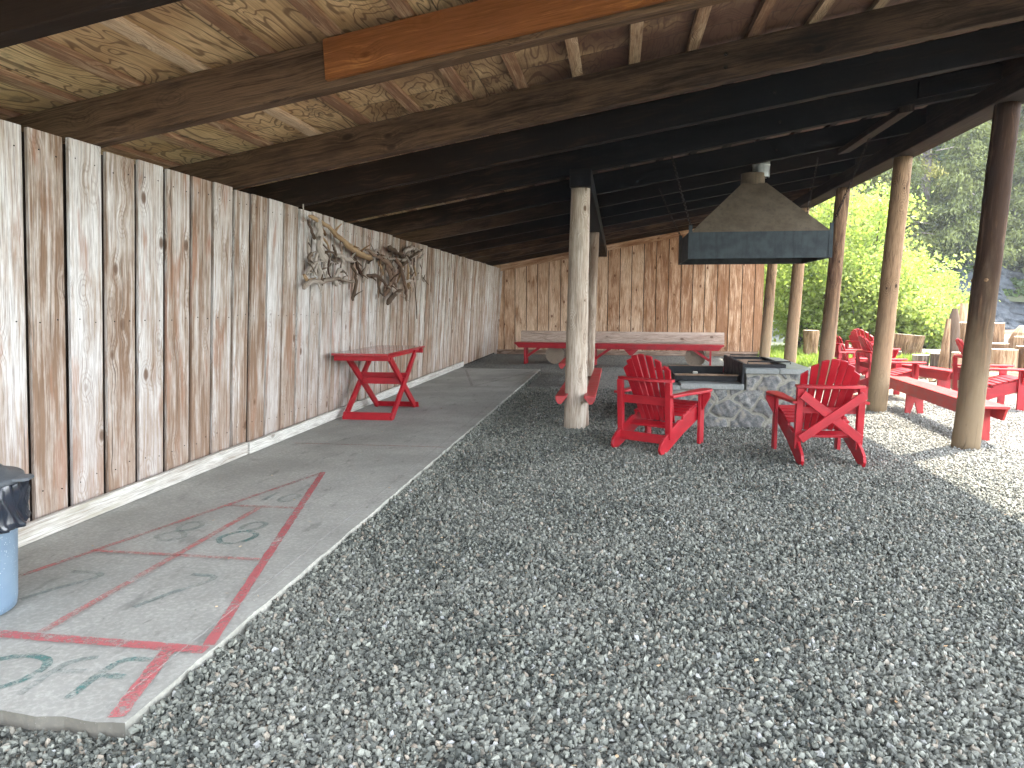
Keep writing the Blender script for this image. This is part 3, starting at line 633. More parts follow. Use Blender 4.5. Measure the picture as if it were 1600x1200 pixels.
for i in range(60):
    y_ = rs_.uniform(2.2, 13); x_ = SX1-abs(rs_.gauss(0, .22))-.02 if i % 2 else rs_.uniform(-3.45, SX1-.05); s_ = rs_.uniform(.006, .018)
    bmesh.ops.create_icosphere(ch, subdivisions=1, radius=.5, matrix=Matrix.Translation((x_, y_, SZ+s_*.25)) @ Matrix.Rotation(rs_.uniform(0, 6), 4, 'Z') @ Matrix.Diagonal((s_, s_*.7, s_*.55, 1)))
cm = bpy.data.meshes.new('stray_pebbles'); ch.to_mesh(cm); ch.free(); cm.materials.append(M['stone']); tag(obj('stray_pebbles', cm), 'stray gravel pebbles kicked onto the concrete', 'pebbles', kind='stuff')

# ================= FURNITURE =================
def rect_slat(m, a, b, w, t, nrm): m.bar(a, b, w, t, nrm)
def chair(name, xbrace, mat):
    root = empty(name)
    # rails: 2-D profile in (y,z)
    prof = [(-.47, 0.0), (-.40, 0.0), (-.33, .025), (0.0, .165), (.30, .265), (.34, .29), (.37, .33), (.37, .40), (.33, .425), (.10, .375), (-.02, .335), (-.03, .305), (-.10, .31), (-.30, .225), (-.42, .16), (-.48, .11), (-.50, .05)]
    for s in (-1, 1):
        m = MB(); m.prism(prof, (s*.275-.014, 0, 0), (0, 1, 0), (0, 0, 1), (1, 0, 0), .028); m.build('side_rail', mat, root, bevel=.003)
        m = MB(); m.board((s*.315-.016, .275, 0), (0, 0, .565), (0, .095, 0), (.032, 0, 0)); m.build('front_leg', mat, root, bevel=.003)
        m = MB(); m.board((s*.315-.016+s*.034, .30, .34), (0, 0, .224), (0, .028, 0), (s*.01, 0, 0)) ; 
        m = MB(); m.prism([(0, 0), (.20, 0), (.20, .085), (.16, .085)], (s*.315+s*.017, .308, .365), (0, 0, 1), (s, 0, 0), (0, 1, 0), .03); m.build('arm_bracket', mat, root, bevel=.002)
        arm = [(-.36, -.03), (-.30, -.045), (.05, -.06), (.30, -.075), (.43, -.06), (.47, -.01), (.46, .05), (.36, .085), (.12, .075), (-.10, .035), (-.36, .02)]
        m = MB(); m.prism([(p[0], p[1]*s) for p in arm], (s*.325, 0, .567), (0, 1, 0), (1, 0, 0), (0, 0, 1), .026); m.build('arm', mat, root, bevel=.004)
        m = MB(); m.board((s*.278-.030, -.335, .14), (0, -.03, .575), (0, .05, 0), (.060, 0, 0)); m.build('rear_upright', mat, root, bevel=.003)
    # curved back support
    ou, inn = [], []
    for i in range(11):
        t = -1+2*i/10; ou.append((t*.312, -.415+.075*t*t)); inn.append((t*.306, -.315+.05*t*t))
    m = MB(); m.prism(ou+inn[::-1], (0, 0, .716), (1, 0, 0), (0, 1, 0), (0, 0, 1), .028); m.build('back_support', mat, root, bevel=.003)
    # back slats: fan
    for i in range(7):
        t = (i-3)/3; xb, xt = t*.168, t*.250; yb, yt = -.035, -.425+.05*t*t
        top = .985-.13*t*t; bz = .27
        a = Vector((xb, yb, bz)); d = Vector((xt-xb, yt-yb, .98-bz)); ex = d.normalized(); L_ = (top-bz)/ex.z; ey = Vector((1, -.12*t, 0)); ey = (ey-ex*ey.dot(ex)).normalized(); nn = ex.cross(ey)
        wb, wt = .0235, .034; sl_ = .024*t
        m = MB(); m.prism([(0, -wb), (L_+sl_*.8, -wt), (L_+.006*(1-abs(t)), 0), (L_-sl_*.8, wt), (0, wb)], a, ex, ey, nn, .019); m.build('back_slat', mat, root, bevel=.002)
    m = MB(); m.board((-.262, -.06, .245), (.524, 0, 0), (0, -.10, -.03), (0, 0, .024)); m.build('lower_cleat', mat, root, bevel=.003)
    # seat slats following the rail top
    prev = [(-.01, .340), (.06, .362), (.13, .383), (.20, .402), (.265, .420), (.325, .428)]
    for (yy, zz_) in prev:
        m = MB(); m.board((-.29, yy-.030, zz_), (.58, 0, 0), (0, .060, .012), (0, -.003, .019)); m.build('seat_slat', mat, root, bevel=.002)
    m = MB(); m.board((-.29, .372, .33), (.58, 0, 0), (0, 0, .095), (0, .02, 0)); m.build('front_apron', mat, root, bevel=.002)
    m = MB(); m.board((-.30, -.300, .47), (.60, 0, 0), (0, 0, .085), (0, .022, 0))
    if not xbrace: m.build('rear_rail', mat, root, bevel=.002)
    m = MB(); m.board((-.262, -.375, .095), (.524, 0, 0), (0, .03, .085), (0, .02, 0))
    if not xbrace: m.build('stretcher', mat, root, bevel=.002)
    if xbrace:
        m = MB(); m.bar((.275, -.372, .24), (-.275, -.400, .665), .022, .080, (0, 0, 1)); m.build('cross_brace', mat, root, bevel=.002)
        m = MB(); m.bar((-.275, -.396, .24), (.275, -.424, .665), .022, .080, (0, 0, 1)); m.build('cross_brace', mat, root, bevel=.002)
        m = MB(); m.board((-.30, -.295, .47), (.60, 0, 0), (0, 0, .06), (0, .018, 0)); m.build('rear_rail', mat, root, bevel=.002)
    return root
c1 = chair('adirondack_chair', False, M['red']); c1.location = (.46, 7.60, 0); c1.rotation_euler = (0, 0, R(-32))
GC = 'red adirondack chairs'
tag(c1, 'red wooden adirondack chair with plain crossbar back, seen from behind beside the stone fire pit', 'chair', GC)
c2 = chair('adirondack_chair', True, M['red']); c2.location = (1.96, 7.26, 0); c2.rotation_euler = (0, 0, R(3))
tag(c2, 'red wooden adirondack chair with crossed braces on its back, facing the fire pit', 'chair', GC)
for (x, y, rz, src, lb) in ((4.42, 14.5, -78, c1, 'red adirondack chair in the sun, farthest, behind the third log post'),
                            (5.10, 15.4, -52, c1, 'red adirondack chair in the sun whose fanned slatted back faces the shelter'),
                            (4.28, 12.15, -88, c1, 'red adirondack chair mostly hidden behind the thick log post, arm over the far bench'),
                            (5.32, 11.15, -95, c1, 'red adirondack chair at the right edge beyond the near red bench')):
    c = copy_tree(src); c.location = (x, y, 0); c.rotation_euler = (0, 0, R(rz)); c['label'] = lb; c['group'] = GC

def leg_bench(name, A, Bp, z, w, mat, legpos, label, th=.032, apron=.13):
    """plank bench from A to B (xy), notched board legs and side aprons"""
    A, Bp = Vector((*A, 0)), Vector((*Bp, 0)); d = Bp-A; L_ = d.length; rz = math.atan2(d.y, d.x)
    r = empty(name, A, rz); tag(r, label, 'bench', 'red plank benches')
    m = MB(); m.board((0, -w/2, z-th), (L_, 0, 0), (0, w, 0), (0, 0, th)); m.build('seat', mat, r, bevel=.004)
    for s in (-1, 1):
        m = MB(); c = .07; m.prism([(0.02, 0), (0.02+c, -apron), (L_-.02-c, -apron), (L_-.02, 0)], (0, s*(w/2-.03)-(.0 if s > 0 else .024), z-th), (1, 0, 0), (0, 0, 1), (0, 1, 0), .024); m.build('apron', mat, r, bevel=.003)
    for q in legpos:
        h = z-th; hw = w/2-.032
        m = MB(); m.prism([(0, -hw-.012), (h*.42, 0), (0, hw+.012)][:0] or [(0, -hw-.012), (0, -hw*.45), (h*.42, 0), (0, hw*.45), (0, hw+.012), (h, hw-.0), (h, -hw)], (q, 0, 0), (0, 0, 1), (0, 1, 0), (1, 0, 0), .032); m.build('leg', mat, r, bevel=.003)
    return r
leg_bench('bench', (4.06, 11.05), (3.90, 7.95), .44, .27, M['redworn'], (.75, 2.72), 'sun-faded red plank bench just behind the nearest right log post')
leg_bench('bench', (4.95, 14.4), (5.42, 12.25), .42, .27, M['red'], (.35, 1.85), 'red plank bench in the sun, farther from the shelter than its twin')
leg_bench('bench', (.55, 12.1), (3.0, 12.35), .43, .30, M['red'], (.3, 2.1), 'low red bench directly behind the stone fire pit')
def dbl(x0, x1, y0, y1, z, label, stump=True):
    r = empty('bench', ((x0+x1)/2, y0, 0)); tag(r, label, 'bench', 'red plank benches'); hw = (x1-x0)/2; L_ = y1-y0
    for s in (-1, 1):
        m = MB(); m.prism([(s*hw, 0), (s*hw, -.05), (s*(hw-.03), -.095), (s*(hw-.065), -.10), (s*(hw-.13), -.02), (s*(hw-.13), 0)], (0, 0, z), (1, 0, 0), (0, 0, 1), (0, 1, 0), L_); m.build('seat_plank', M['redworn'], r, bevel=.004)
    for q in (.5, L_-.5):
        m = MB(); m.tube([(0, q, -.02), (0, q, z*.5), (0, q, z-.105)], [.15, .14, .14], 16, rough=.03, cap_mi=1); m.build('leg', [M['log'], M['end']], r, smooth=True)
    return r
dbl(-.70, -.24, 8.2, 11.9, .43, 'red two-plank bench running back from the pale centre post')
dbl(-1.02, -.58, 12.6, 15.4, .44, 'red two-plank bench on log rounds behind the bench at the centre post')
# long back bench (red) and log bench behind
A = Vector((-2.52, 17.72, 0)); Bv = Vector((2.47, 17.08, 0)); d = Bv-A; r = empty('long_bench', A, math.atan2(d.y, d.x)); LL = d.length
tag(r, 'very long red bench with braced legs in front of the back wall', 'bench')
m = MB(); m.board((0, -.16, .50), (LL, 0, 0), (0, .32, 0), (0, 0, .035)); m.build('seat', M['red'], r, bevel=.004)
m = MB(); m.prism([(0, 0), (.12, -.13), (LL-.12, -.13), (LL, 0)], (0, -.185, .535), (1, 0, 0), (0, 0, 1), (0, 1, 0), .024); m.build('apron', M['red'], r, bevel=.003)
for q, dr in ((.27, 1), (2.02, 1), (LL-.3, -1)):
    m = MB(); m.box(q-.022, q+.022, -.155, .14, 0, .40, 'z'); m.build('leg', M['red'], r, bevel=.003)
    m = MB(); m.bar((q+dr*.02, -.1, .17), (q+dr*.38, -.1, .42), .03, .06, (0, 0, 1)); m.build('brace', M['red'], r, bevel=.003)
m = MB(); m.prism([(-.17, .40), (-.03, .26), (.03, .26), (.17, .40)], (2.9, -.15, 0), (1, 0, 0), (0, 0, 1), (0, 1, 0), .04); m.build('brace', M['red'], r, bevel=.003)
r = empty('log_bench', (-2.42, 18.22, 0), math.atan2(d.y, d.x)); tag(r, 'massive hewn half-log bench resting on log rounds along the back wall', 'log bench')
m = MB(); pts = [(i*.25, 0, .645+.006*math.sin(i)) for i in range(21)]; m.tube(pts, [.18+.010*math.sin(i*.7) for i in range(21)], 18, rough=.035, cap_mi=1)
for i_, v_ in enumerate(m.v):
    v = Vector(v_); v.z = min(v.z, .80); v.y = max(v.y, -.15); m.v[i_] = v
m.build('log', [M['log'], M['end']], r)
for q in (.95, 4.35):
    m = MB(); m.tube([(q, -.42, .235), (q, -.1, .235), (q, .38, .235)], [.235, .24, .235], 24, rough=.02, cap_mi=1); m.build('support_log', [M['bark'], M['end']], r, smooth=False)

# folding table
T = empty('folding_table', (-3.07, 9.03, 0)); tag(T, 'red folding table with crossed trestle legs on the concrete beside the plank wall', 'table')
zt = .90
m = MB(); 
for i in range(4): m.board((-.35+i*.1765, -.86, zt-.028), (0, 1.70, 0), (.1735, 0, 0), (0, 0, .028))
m.build('tabletop', M['redgloss'], T, bevel=.003)
for yy in (-.78, .72):
    m = MB(); m.board((-.35, yy, zt-.095), (.70, 0, 0), (0, .035, 0), (0, 0, .064)); m.build('cleat', M['red'], T, bevel=.003)
for x in (-.30, .262):
    m = MB(); m.board((x, -.76, zt-.075), (0, 1.48, 0), (.035, 0, 0), (0, 0, .044)); m.build('cleat', M['red'], T, bevel=.003)
for x, o_ in ((-.31, 0), (.30, 0)):
    s = 1 if x < 0 else -1
    m = MB(); m.bar((x, -.60, SZ), (x, .50, zt-.08), .032, .092, (0, 0, 1)); m.build('leg', M['red'], T, bevel=.003)
    m = MB(); m.bar((x+s*.034, .60, SZ), (x+s*.034, -.50, zt-.08), .032, .092, (0, 0, 1)); m.build('leg', M['red'], T, bevel=.003)
for yy, z_ in ((-.03, .44), (.05, .50)):
    m = MB(); m.board((-.33, yy, z_), (.64, 0, 0), (0, 0, .085), (0, .025, 0)); m.build('stretcher', M['red'], T, bevel=.003)
m = MB(); m.board((-.33, -.62, SZ+.002), (.65, 0, 0), (0, .045, .088), (0, .025, 0)); m.build('stretcher', M['red'], T, bevel=.003)
m = MB(); m.board((-.33, .60, SZ+.002), (.65, 0, 0), (0, -.03, .075), (0, -.025, 0)); m.build('stretcher', M['red'], T, bevel=.003)

# ================= FIRE PIT =================
P = empty('fire_pit', (1.4, 9.6, 0)); tag(P, 'stone masonry fire pit with slate cap slabs and black steel grate', 'fire pit')
P2 = P.location
def stonewall(name, o, ex, ez, nrm, w, h, seeds, sd, parent):
    rs = np.random.default_rng(sd); nx, nz = int(w/.011), int(h/.011)
    X, Z = np.meshgrid(np.linspace(0, w, nx+1), np.linspace(0, h, nz+1))
    pts = []
    tries = 0
    while len(pts) < seeds and tries < 4000:
        tries += 1; p = (rs.uniform(-.1, w+.1), rs.uniform(-.05, h+.05)); md = rs.choice([.14, .22, .34, .40])
        if all(math.hypot(p[0]-q[0], (p[1]-q[1])*1.15) > (md+q[2])*.5 for q in pts): pts.append((*p, md))
    P_ = np.array(pts)
    wob = .022*np.sin(X*17+2*np.sin(Z*9))+.018*np.sin(Z*23+X*5); wob2 = .02*np.sin(Z*15+3*np.sin(X*7))+.012*np.sin(X*31)
    D = np.hypot(X[..., None]+wob[..., None]-P_[:, 0], (Z[..., None]+wob2[..., None]-P_[:, 1])*1.15)-P_[:, 2]*.5
    idx = np.argsort(D, axis=-1); d1 = np.take_along_axis(D, idx[..., :1], -1)[..., 0]; d2 = np.take_along_axis(D, idx[..., 1:2], -1)[..., 0]; cell = idx[..., 0]
    e = d2-d1; st = np.clip((e-.022)/.03, 0, 1); st = st*st*(3-2*st)
    cr = rs.random(len(P_)); off = rs.uniform(-.5, 1, len(P_))
    dome = np.clip(e/.16, 0, 1)**.5
    fac = np.sin(X*37+cell*5)*np.sin(Z*29+cell*3)*.006+np.sin(X*90+Z*40+cell)*.0018
    Hh = st*(.020+.024*dome+.010*off[cell]+fac)+(1-st)*(.017+.012*np.exp(-(e/.012)**2)+rs.random(X.shape)*.002)
    ex, ez, nrm, o = map(np.array, (ex, ez, nrm, o))
    V = o+X[..., None]*ex+Z[..., None]*ez+Hh[..., None]*nrm; V = V.reshape(-1, 3)
    I = np.arange((nx+1)*(nz+1)).reshape(nz+1, nx+1); Fq = np.stack([I[:-1, :-1], I[:-1, 1:], I[1:, 1:], I[1:, :-1]], -1).reshape(-1, 4)
    me = np_mesh(name, V, Fq, cr[cell[:-1, :-1]].ravel(), M['masonry'])
    a = me.attributes.new('mask', 'FLOAT', 'POINT'); a.data.foreach_set('value', st.ravel().astype(np.float32)); me.polygons.foreach_set('use_smooth', [True]*len(Fq))
    return obj(name, me, parent)
def rel(x, y, z): return (x-P2[0], y-P2[1], z)
FY = 8.9; BY = 10.75; LX = .56; MX = 1.56; RX = 2.30; HZ = .655; LZ = .455
body = empty('masonry'); body.parent = P
M['mortarslab'].node_tree.nodes['Principled BSDF'].inputs['Roughness'].default_value = .38
stonewall('stone_face', rel(LX, FY, -.02), (1, 0, 0), (0, 0, 1), (0, -1, 0), RX-LX, LZ+.02, 30, 3, body)
stonewall('stone_face', rel(MX, FY, LZ), (1, 0, 0), (0, 0, 1), (0, -1, 0), RX-MX, HZ-LZ, 9, 8, body)
stonewall('stone_face', rel(RX, FY, -.02), (0, 1, 0), (0, 0, 1), (1, 0, 0), BY-FY, HZ+.02, 40, 5, body)
stonewall('stone_face', rel(LX, BY, -.02), (0, -1, 0), (0, 0, 1), (-1, 0, 0), BY-FY, LZ+.02, 30, 6, body)
m = MB(); m.box(LX+.003-P2[0], RX-.003-P2[0], FY+.003-P2[1], BY-P2[1], 0, LZ-.12); m.box(MX-P2[0]+.0, RX-.003-P2[0], FY+.003-P2[1], BY-P2[1], LZ-.118, HZ-.002)
# low walls round the hearth
for a_ in ((LX+.003, MX-.01, FY+.003, FY+.30), (LX+.003, LX+.24, FY+.302, BY), (LX+.242, MX-.01, BY-.3, BY)):
    m.box(a_[0]-P2[0], a_[1]-P2[0], a_[2]-P2[1], a_[3]-P2[1], LZ-.118, LZ-.001)
m.build('core', M['masonry'], body)
def cap(x0, x1, y0, y1, z, t=.062):
    m = MB(); m.box(x0-P2[0], x1-P2[0], y0-P2[1], y1-P2[1], z, z+t); return m.build('cap_slab', M['mortarslab'], P, bevel=.007)
cap(1.535, 1.93, 8.84, 9.9, HZ); cap(1.936, 2.34, 8.845, 9.75, HZ); cap(1.55, 1.93, 9.906, 10.82, HZ, .060); cap(1.936, 2.345, 9.756, 10.8, HZ, .061)
cap(.78, 1.53, 8.84, 9.16, LZ+.003, .07); cap(.50, .775, 8.83, 9.8, LZ-.012, .06); cap(.50, .775, 9.806, 10.8, LZ-.010, .06); cap(.78, 1.53, 10.5, 10.8, LZ, .06)
def steel(name, boxes, mat, bev=.002):
    m = MB()
    for b in boxes: m.box(b[0]-P2[0], b[1]-P2[0], b[2]-P2[1], b[3]-P2[1], b[4], b[5])
    return m.build(name, mat, P, bevel=bev)
steel('fire_box', [(1.505, 1.53, 8.86, 10.4, LZ+.075, HZ+.12), (.74, 1.5, 9.17, 9.185, LZ-.08, LZ+.16), (.74, 1.5, 10.38, 10.395, LZ-.08, LZ+.155), (.74, .755, 9.186, 10.378, LZ-.08, LZ+.13)], M['black'])
steel('hearth_plate', [(.76, 1.5, 9.19, 10.37, LZ-.115, LZ-.09)], M['rust'])
steel('rim_bar', [(.73, 1.50, 9.10, 9.168, LZ+.145, LZ+.165), (.73, 1.50, 10.396, 10.46, LZ+.14, LZ+.16)], M['rust'])
steel('grate_frame', [(1.54, 1.58, 9.0, 10.3, HZ+.064, HZ+.105), (2.0, 2.04, 9.0, 10.3, HZ+.064, HZ+.105), (1.581, 1.999, 9.0, 9.04, HZ+.064, HZ+.105), (1.581, 1.999, 10.26, 10.3, HZ+.064, HZ+.105)], M['black'])
steel('grate_plate', [(1.582, 1.998, 9.042, 10.258, HZ+.066, HZ+.072)], M['rust'])
for a_ in ((1.60, 9.06, 2.15), (1.56, 10.2, 2.0)):
    m = MB(); x0, y0, x1 = a_; q = [(x0, y0, HZ+.105), (x0, y0, HZ+.135), (x1-.05, y0, HZ+.135), (x1-.05, y0, HZ+.105)]; m.tube([(p[0]-P2[0], p[1]-P2[1], p[2]) for p in q], .009, 8); m.build('handle', M['black'], P)
m = MB(); m.tube([(.62-P2[0], 9.25-P2[1], LZ+.07), (.86-P2[0], 8.98-P2[1], LZ+.10)], .006, 6); m.build('poker', M['black'], P)
o = MB(); o.box(-.03, .03, -.02, .02, 0, .03); o = o.build('stone_chip', M['concedge'], None, bevel=.006); o.location = (.98, 9.135, LZ+.166); tag(o, 'small pale block left on the rusty rim of the fire pit', 'block')

# ================= HOOD =================
HX0, HX1, HY0, HY1, HB, HT = .93, 2.78, 9.98, 11.52, 2.10, 2.45
hd = empty('smoke_hood', ((HX0+HX1)/2, (HY0+HY1)/2, HB)); tag(hd, 'dark steel pyramid smoke hood hanging on chains over the fire pit', 'hood')
hc = Vector(hd.location); CX0, CX1, CY0, CY1, CZ = 1.72, 2.05, 10.68, 10.98, 3.19
def rl(*p): return Vector(p)-hc
m = MB(); t_ = .012
m.box(HX0-hc.x, HX1-hc.x, HY0-hc.y, HY0+t_-hc.y, 0, HT-HB); m.box(HX0-hc.x, HX1-hc.x, HY1-t_-hc.y, HY1-hc.y, 0, HT-HB)
m.box(HX0-hc.x, HX0+t_-hc.x, HY0+t_+.001-hc.y, HY1-t_-.001-hc.y, 0, HT-HB, 'y'); m.box(HX1-t_-hc.x, HX1-hc.x, HY0+t_+.001-hc.y, HY1-t_-.001-hc.y, 0, HT-HB, 'y')
m.build('apron', M['hoodlow'], hd)
m = MB(); e = .03
bt = [rl(HX0+e, HY0+.014, HT), rl(HX1-e, HY0+.014, HT), rl(HX1-e, HY1-.014, HT), rl(HX0+e, HY1-.014, HT)]; tp = [rl(CX0, CY0, CZ), rl(CX1, CY0, CZ), rl(CX1, CY1, CZ), rl(CX0, CY1, CZ)]
m.v = bt+tp+[v-Vector((0, 0, .012)) for v in bt+tp]
for i in range(4):
    j = (i+1) % 4; m.face((i, j, 4+j, 4+i), [(0, 0)]*4, 0); m.face((8+j, 8+i, 12+i, 12+j), [(0, 0)]*4, 0)
m.build('canopy', M['hoodtop'], hd)
m = MB()
for x_ in (HX0, HX1-.05):
    for y_ in (HY0-.006, HY1+.001): m.box(x_-hc.x, x_+.05-hc.x, y_-hc.y, y_+.005-hc.y, 0.004, HT-HB+.10)
m.build('corner_strap', M['hoodlow'], hd)
m = MB(); m.tube([rl((CX0+CX1)/2, (CY0+CY1)/2, CZ-.03), rl((CX0+CX1)/2, (CY0+CY1)/2, CZ+.15)], .165, 28, False); m.build('collar', M['hoodtop'], hd, smooth=True)
m = MB(); m.tube([rl(2.0, 10.86, CZ+.10), rl(2.0, 10.86, CZ+.32), rl(2.0, 10.86, zlow(2.0)+RD+.02)], [.12, .12, .12], 28, False); m.tube([rl(2.0, 10.86, CZ+.26), rl(2.0, 10.86, CZ+.285)], .124, 28, True); m.build('flue_pipe', M['pipe'], hd, smooth=True)
def chain(a, b, label):
    a, b = Vector(a), Vector(b); L_ = (b-a).length; pitch_ = .042; nl = int(L_/pitch_); dirv = (b-a).normalized(); s1 = dirv.orthogonal().normalized(); s2 = dirv.cross(s1)
    m = MB()
    for i in range(nl):
        c = a+dirv*(i+.5)*L_/nl-Vector((0, 0, .02*math.sin(math.pi*(i+.5)/nl))); sd_ = s1 if i % 2 else s2; pts = []
        for kx in range(11):
            t = 2*math.pi*kx/10; pts.append(c+dirv*math.cos(t)*.028+sd_*math.sin(t)*.013)
        m.tube(pts, .0045, 5, False)
    o = m.build('chain', M['chain'], None, smooth=True); tag(o, label, 'chain', 'chains holding the smoke hood'); return o
chain((3.10, 9.80, 3.56), (2.77, 9.985, 2.55), 'near right chain from the pale hanger board to the smoke hood')
chain((2.88, 11.3, zlow(2.88)-.0), (2.77, 11.52, 2.55), 'far right chain of the smoke hood, partly hidden by the hood')
chain((.60, 8.80, zlow(.6)+.0), (.955, 9.98, 2.55), 'near left chain of the smoke hood, falling from a rafter')
chain((.60, 11.3, zlow(.6)), (.95, 11.52, 2.55), 'far left chain of the smoke hood, farther from the camera')

# ================= DRIFTWOOD =================
dr = empty('driftwood_hanging', (-3.38, 9.4, 1.2)); tag(dr, 'tangle of grey driftwood branches hung on the plank wall', 'driftwood')
BR = [([(-3.37,7.41,2.44),(-3.37,7.81,2.4),(-3.38,8.2,2.3),(-3.38,8.6,2.2),(-3.39,9.07,2.13),(-3.39,9.41,2.1)],.042,1),([(-3.36,7.35,2.6),(-3.37,7.36,2.45),(-3.37,7.43,2.38)],.010,0),([(-3.37,7.62,2.44),(-3.38,7.69,2.33),(-3.39,7.7,2.19),(-3.39,7.74,2.05),(-3.4,7.83,2.0)],.05,0),([(-3.37,7.45,2.4),(-3.38,7.58,2.28),(-3.38,7.64,2.21)],.02,0),([(-3.4,7.83,2.02),(-3.4,7.63,1.94),(-3.41,7.49,1.81)],.03,0),([(-3.4,7.72,1.92),(-3.41,7.79,1.77),(-3.42,7.83,1.62)],.028,0),([(-3.42,7.33,1.67),(-3.41,7.52,1.74),(-3.41,7.85,1.75),(-3.41,8.21,1.8),(-3.41,8.56,1.78),(-3.41,8.86,1.78)],.033,0),([(-3.39,7.56,2.07),(-3.4,7.51,1.98),(-3.4,7.5,1.93)],.026,0),([(-3.39,7.86,2.09),(-3.39,8.12,2.03),(-3.4,8.36,1.98)],.025,0),([(-3.38,7.76,2.2),(-3.39,8.02,2.12),(-3.39,8.29,2.04)],.016,0),([(-3.39,8.36,2.09),(-3.4,8.5,2.02),(-3.4,8.4,1.92),(-3.41,8.24,1.81),(-3.41,8.26,1.71)],.033,0),([(-3.39,8.29,2.08),(-3.39,8.61,2.05),(-3.39,8.92,2.05)],.035,0),([(-3.39,8.79,2.14),(-3.4,8.96,2.01),(-3.41,9.14,1.85)],.028,2),([(-3.4,8.77,2.0),(-3.4,8.97,1.9),(-3.42,8.95,1.67),(-3.43,8.87,1.53)],.028,0),([(-3.38,9.81,2.25),(-3.38,9.58,2.2),(-3.39,9.38,2.04),(-3.41,9.23,1.79)],.033,0),([(-3.38,9.17,2.21),(-3.39,9.5,2.16),(-3.39,9.97,2.13),(-3.4,10.34,2.02)],.035,2),([(-3.4,9.35,1.88),(-3.4,9.75,1.88),(-3.41,10.1,1.82),(-3.41,10.22,1.72)],.032,0),([(-3.38,10.19,2.32),(-3.38,10.46,2.28),(-3.38,10.8,2.23),(-3.38,11.22,2.24)],.045,0),([(-3.38,11.08,2.32),(-3.37,11.38,2.4),(-3.37,11.77,2.39)],.045,0),([(-3.37,11.98,2.42),(-3.38,11.52,2.3),(-3.39,11.17,2.17),(-3.39,10.88,2.1)],.035,0),([(-3.38,12.06,2.33),(-3.38,11.73,2.24),(-3.39,11.69,2.05),(-3.4,11.75,1.9)],.035,0),([(-3.39,9.96,2.19),(-3.39,10.32,2.12),(-3.4,10.56,1.96),(-3.41,10.47,1.78),(-3.42,10.13,1.62)],.04,2),([(-3.39,10.48,2.18),(-3.39,10.71,2.07),(-3.4,10.85,1.91),(-3.41,11.05,1.72),(-3.43,11.14,1.53)],.035,2),([(-3.41,10.81,1.72),(-3.42,10.44,1.62),(-3.43,10.19,1.49)],.045,0),([(-3.39,11.23,2.14),(-3.39,11.43,2.04),(-3.4,11.4,1.87),(-3.41,10.97,1.82)],.03,0),([(-3.39,10.07,2.14),(-3.4,10.24,1.98),(-3.41,10.52,1.86),(-3.41,10.7,1.75)],.035,2),([(-3.39,11.55,2.12),(-3.4,11.64,1.95)],.02,1),([(-3.4,12.05,1.99),(-3.4,12.14,1.88)],.03,0),([(-3.41,11.72,1.86),(-3.42,11.84,1.57),(-3.44,11.92,1.24)],.012,0),([(-3.38,9.41,2.32),(-3.38,9.58,2.21)],.01,0),([(-3.37,7.78,2.37),(-3.38,7.91,2.27)],.02,1),([(-3.39,8.92,2.07),(-3.4,9.25,1.98)],.012,2),([(-3.39,9.83,2.09),(-3.4,10.03,1.97),(-3.4,10.09,1.91)],.02,1),([(-3.42,10.89,1.61),(-3.43,11.51,1.52)],.008,0),([(-3.4,7.84,1.88),(-3.41,8.04,1.75)],.012,0),([(-3.39,9.68,2.13),(-3.39,10.22,2.15),(-3.39,10.87,2.19),(-3.39,11.35,2.18)],.03,0),([(-3.4,10.23,2.02),(-3.4,10.4,1.89),(-3.41,10.32,1.74)],.035,2)]
rb = random.Random(21)
for _ in range(26):
    cy_, cz_ = (rb.uniform(7.5, 8.5), rb.uniform(1.75, 2.25)) if rb.random() < .35 else (rb.uniform(9.4, 11.6), rb.uniform(1.75, 2.25))
    an = rb.uniform(-1.2, 1.2)+1.2; ln_ = rb.uniform(.18, .5); bd_ = rb.uniform(-.08, .08)
    p_ = [(0, cy_-math.cos(an)*ln_*.5, cz_+math.sin(an)*ln_*.5), (0, cy_+bd_, cz_+bd_), (0, cy_+math.cos(an)*ln_*.5, cz_-math.sin(an)*ln_*.5)]
    BR.append(([(-3.56+.0615*q[2]+.03, q[1], q[2]) for q in p_], rb.uniform(.009, .026), rb.choice((0, 0, 1, 2))))
dmats = [M['drift'], wood('tan_branch', ((0.50, 0.36, 0.21), (0.38, 0.25, 0.14), (0.2, 0.12, 0.06)), knot=0, crack=0.2), wood('brown_branch', ((0.30, 0.21, 0.15), (0.17, 0.11, 0.075), (0.07, 0.04, 0.028)), knot=0, crack=0.6)]
o0 = Vector(dr.location)
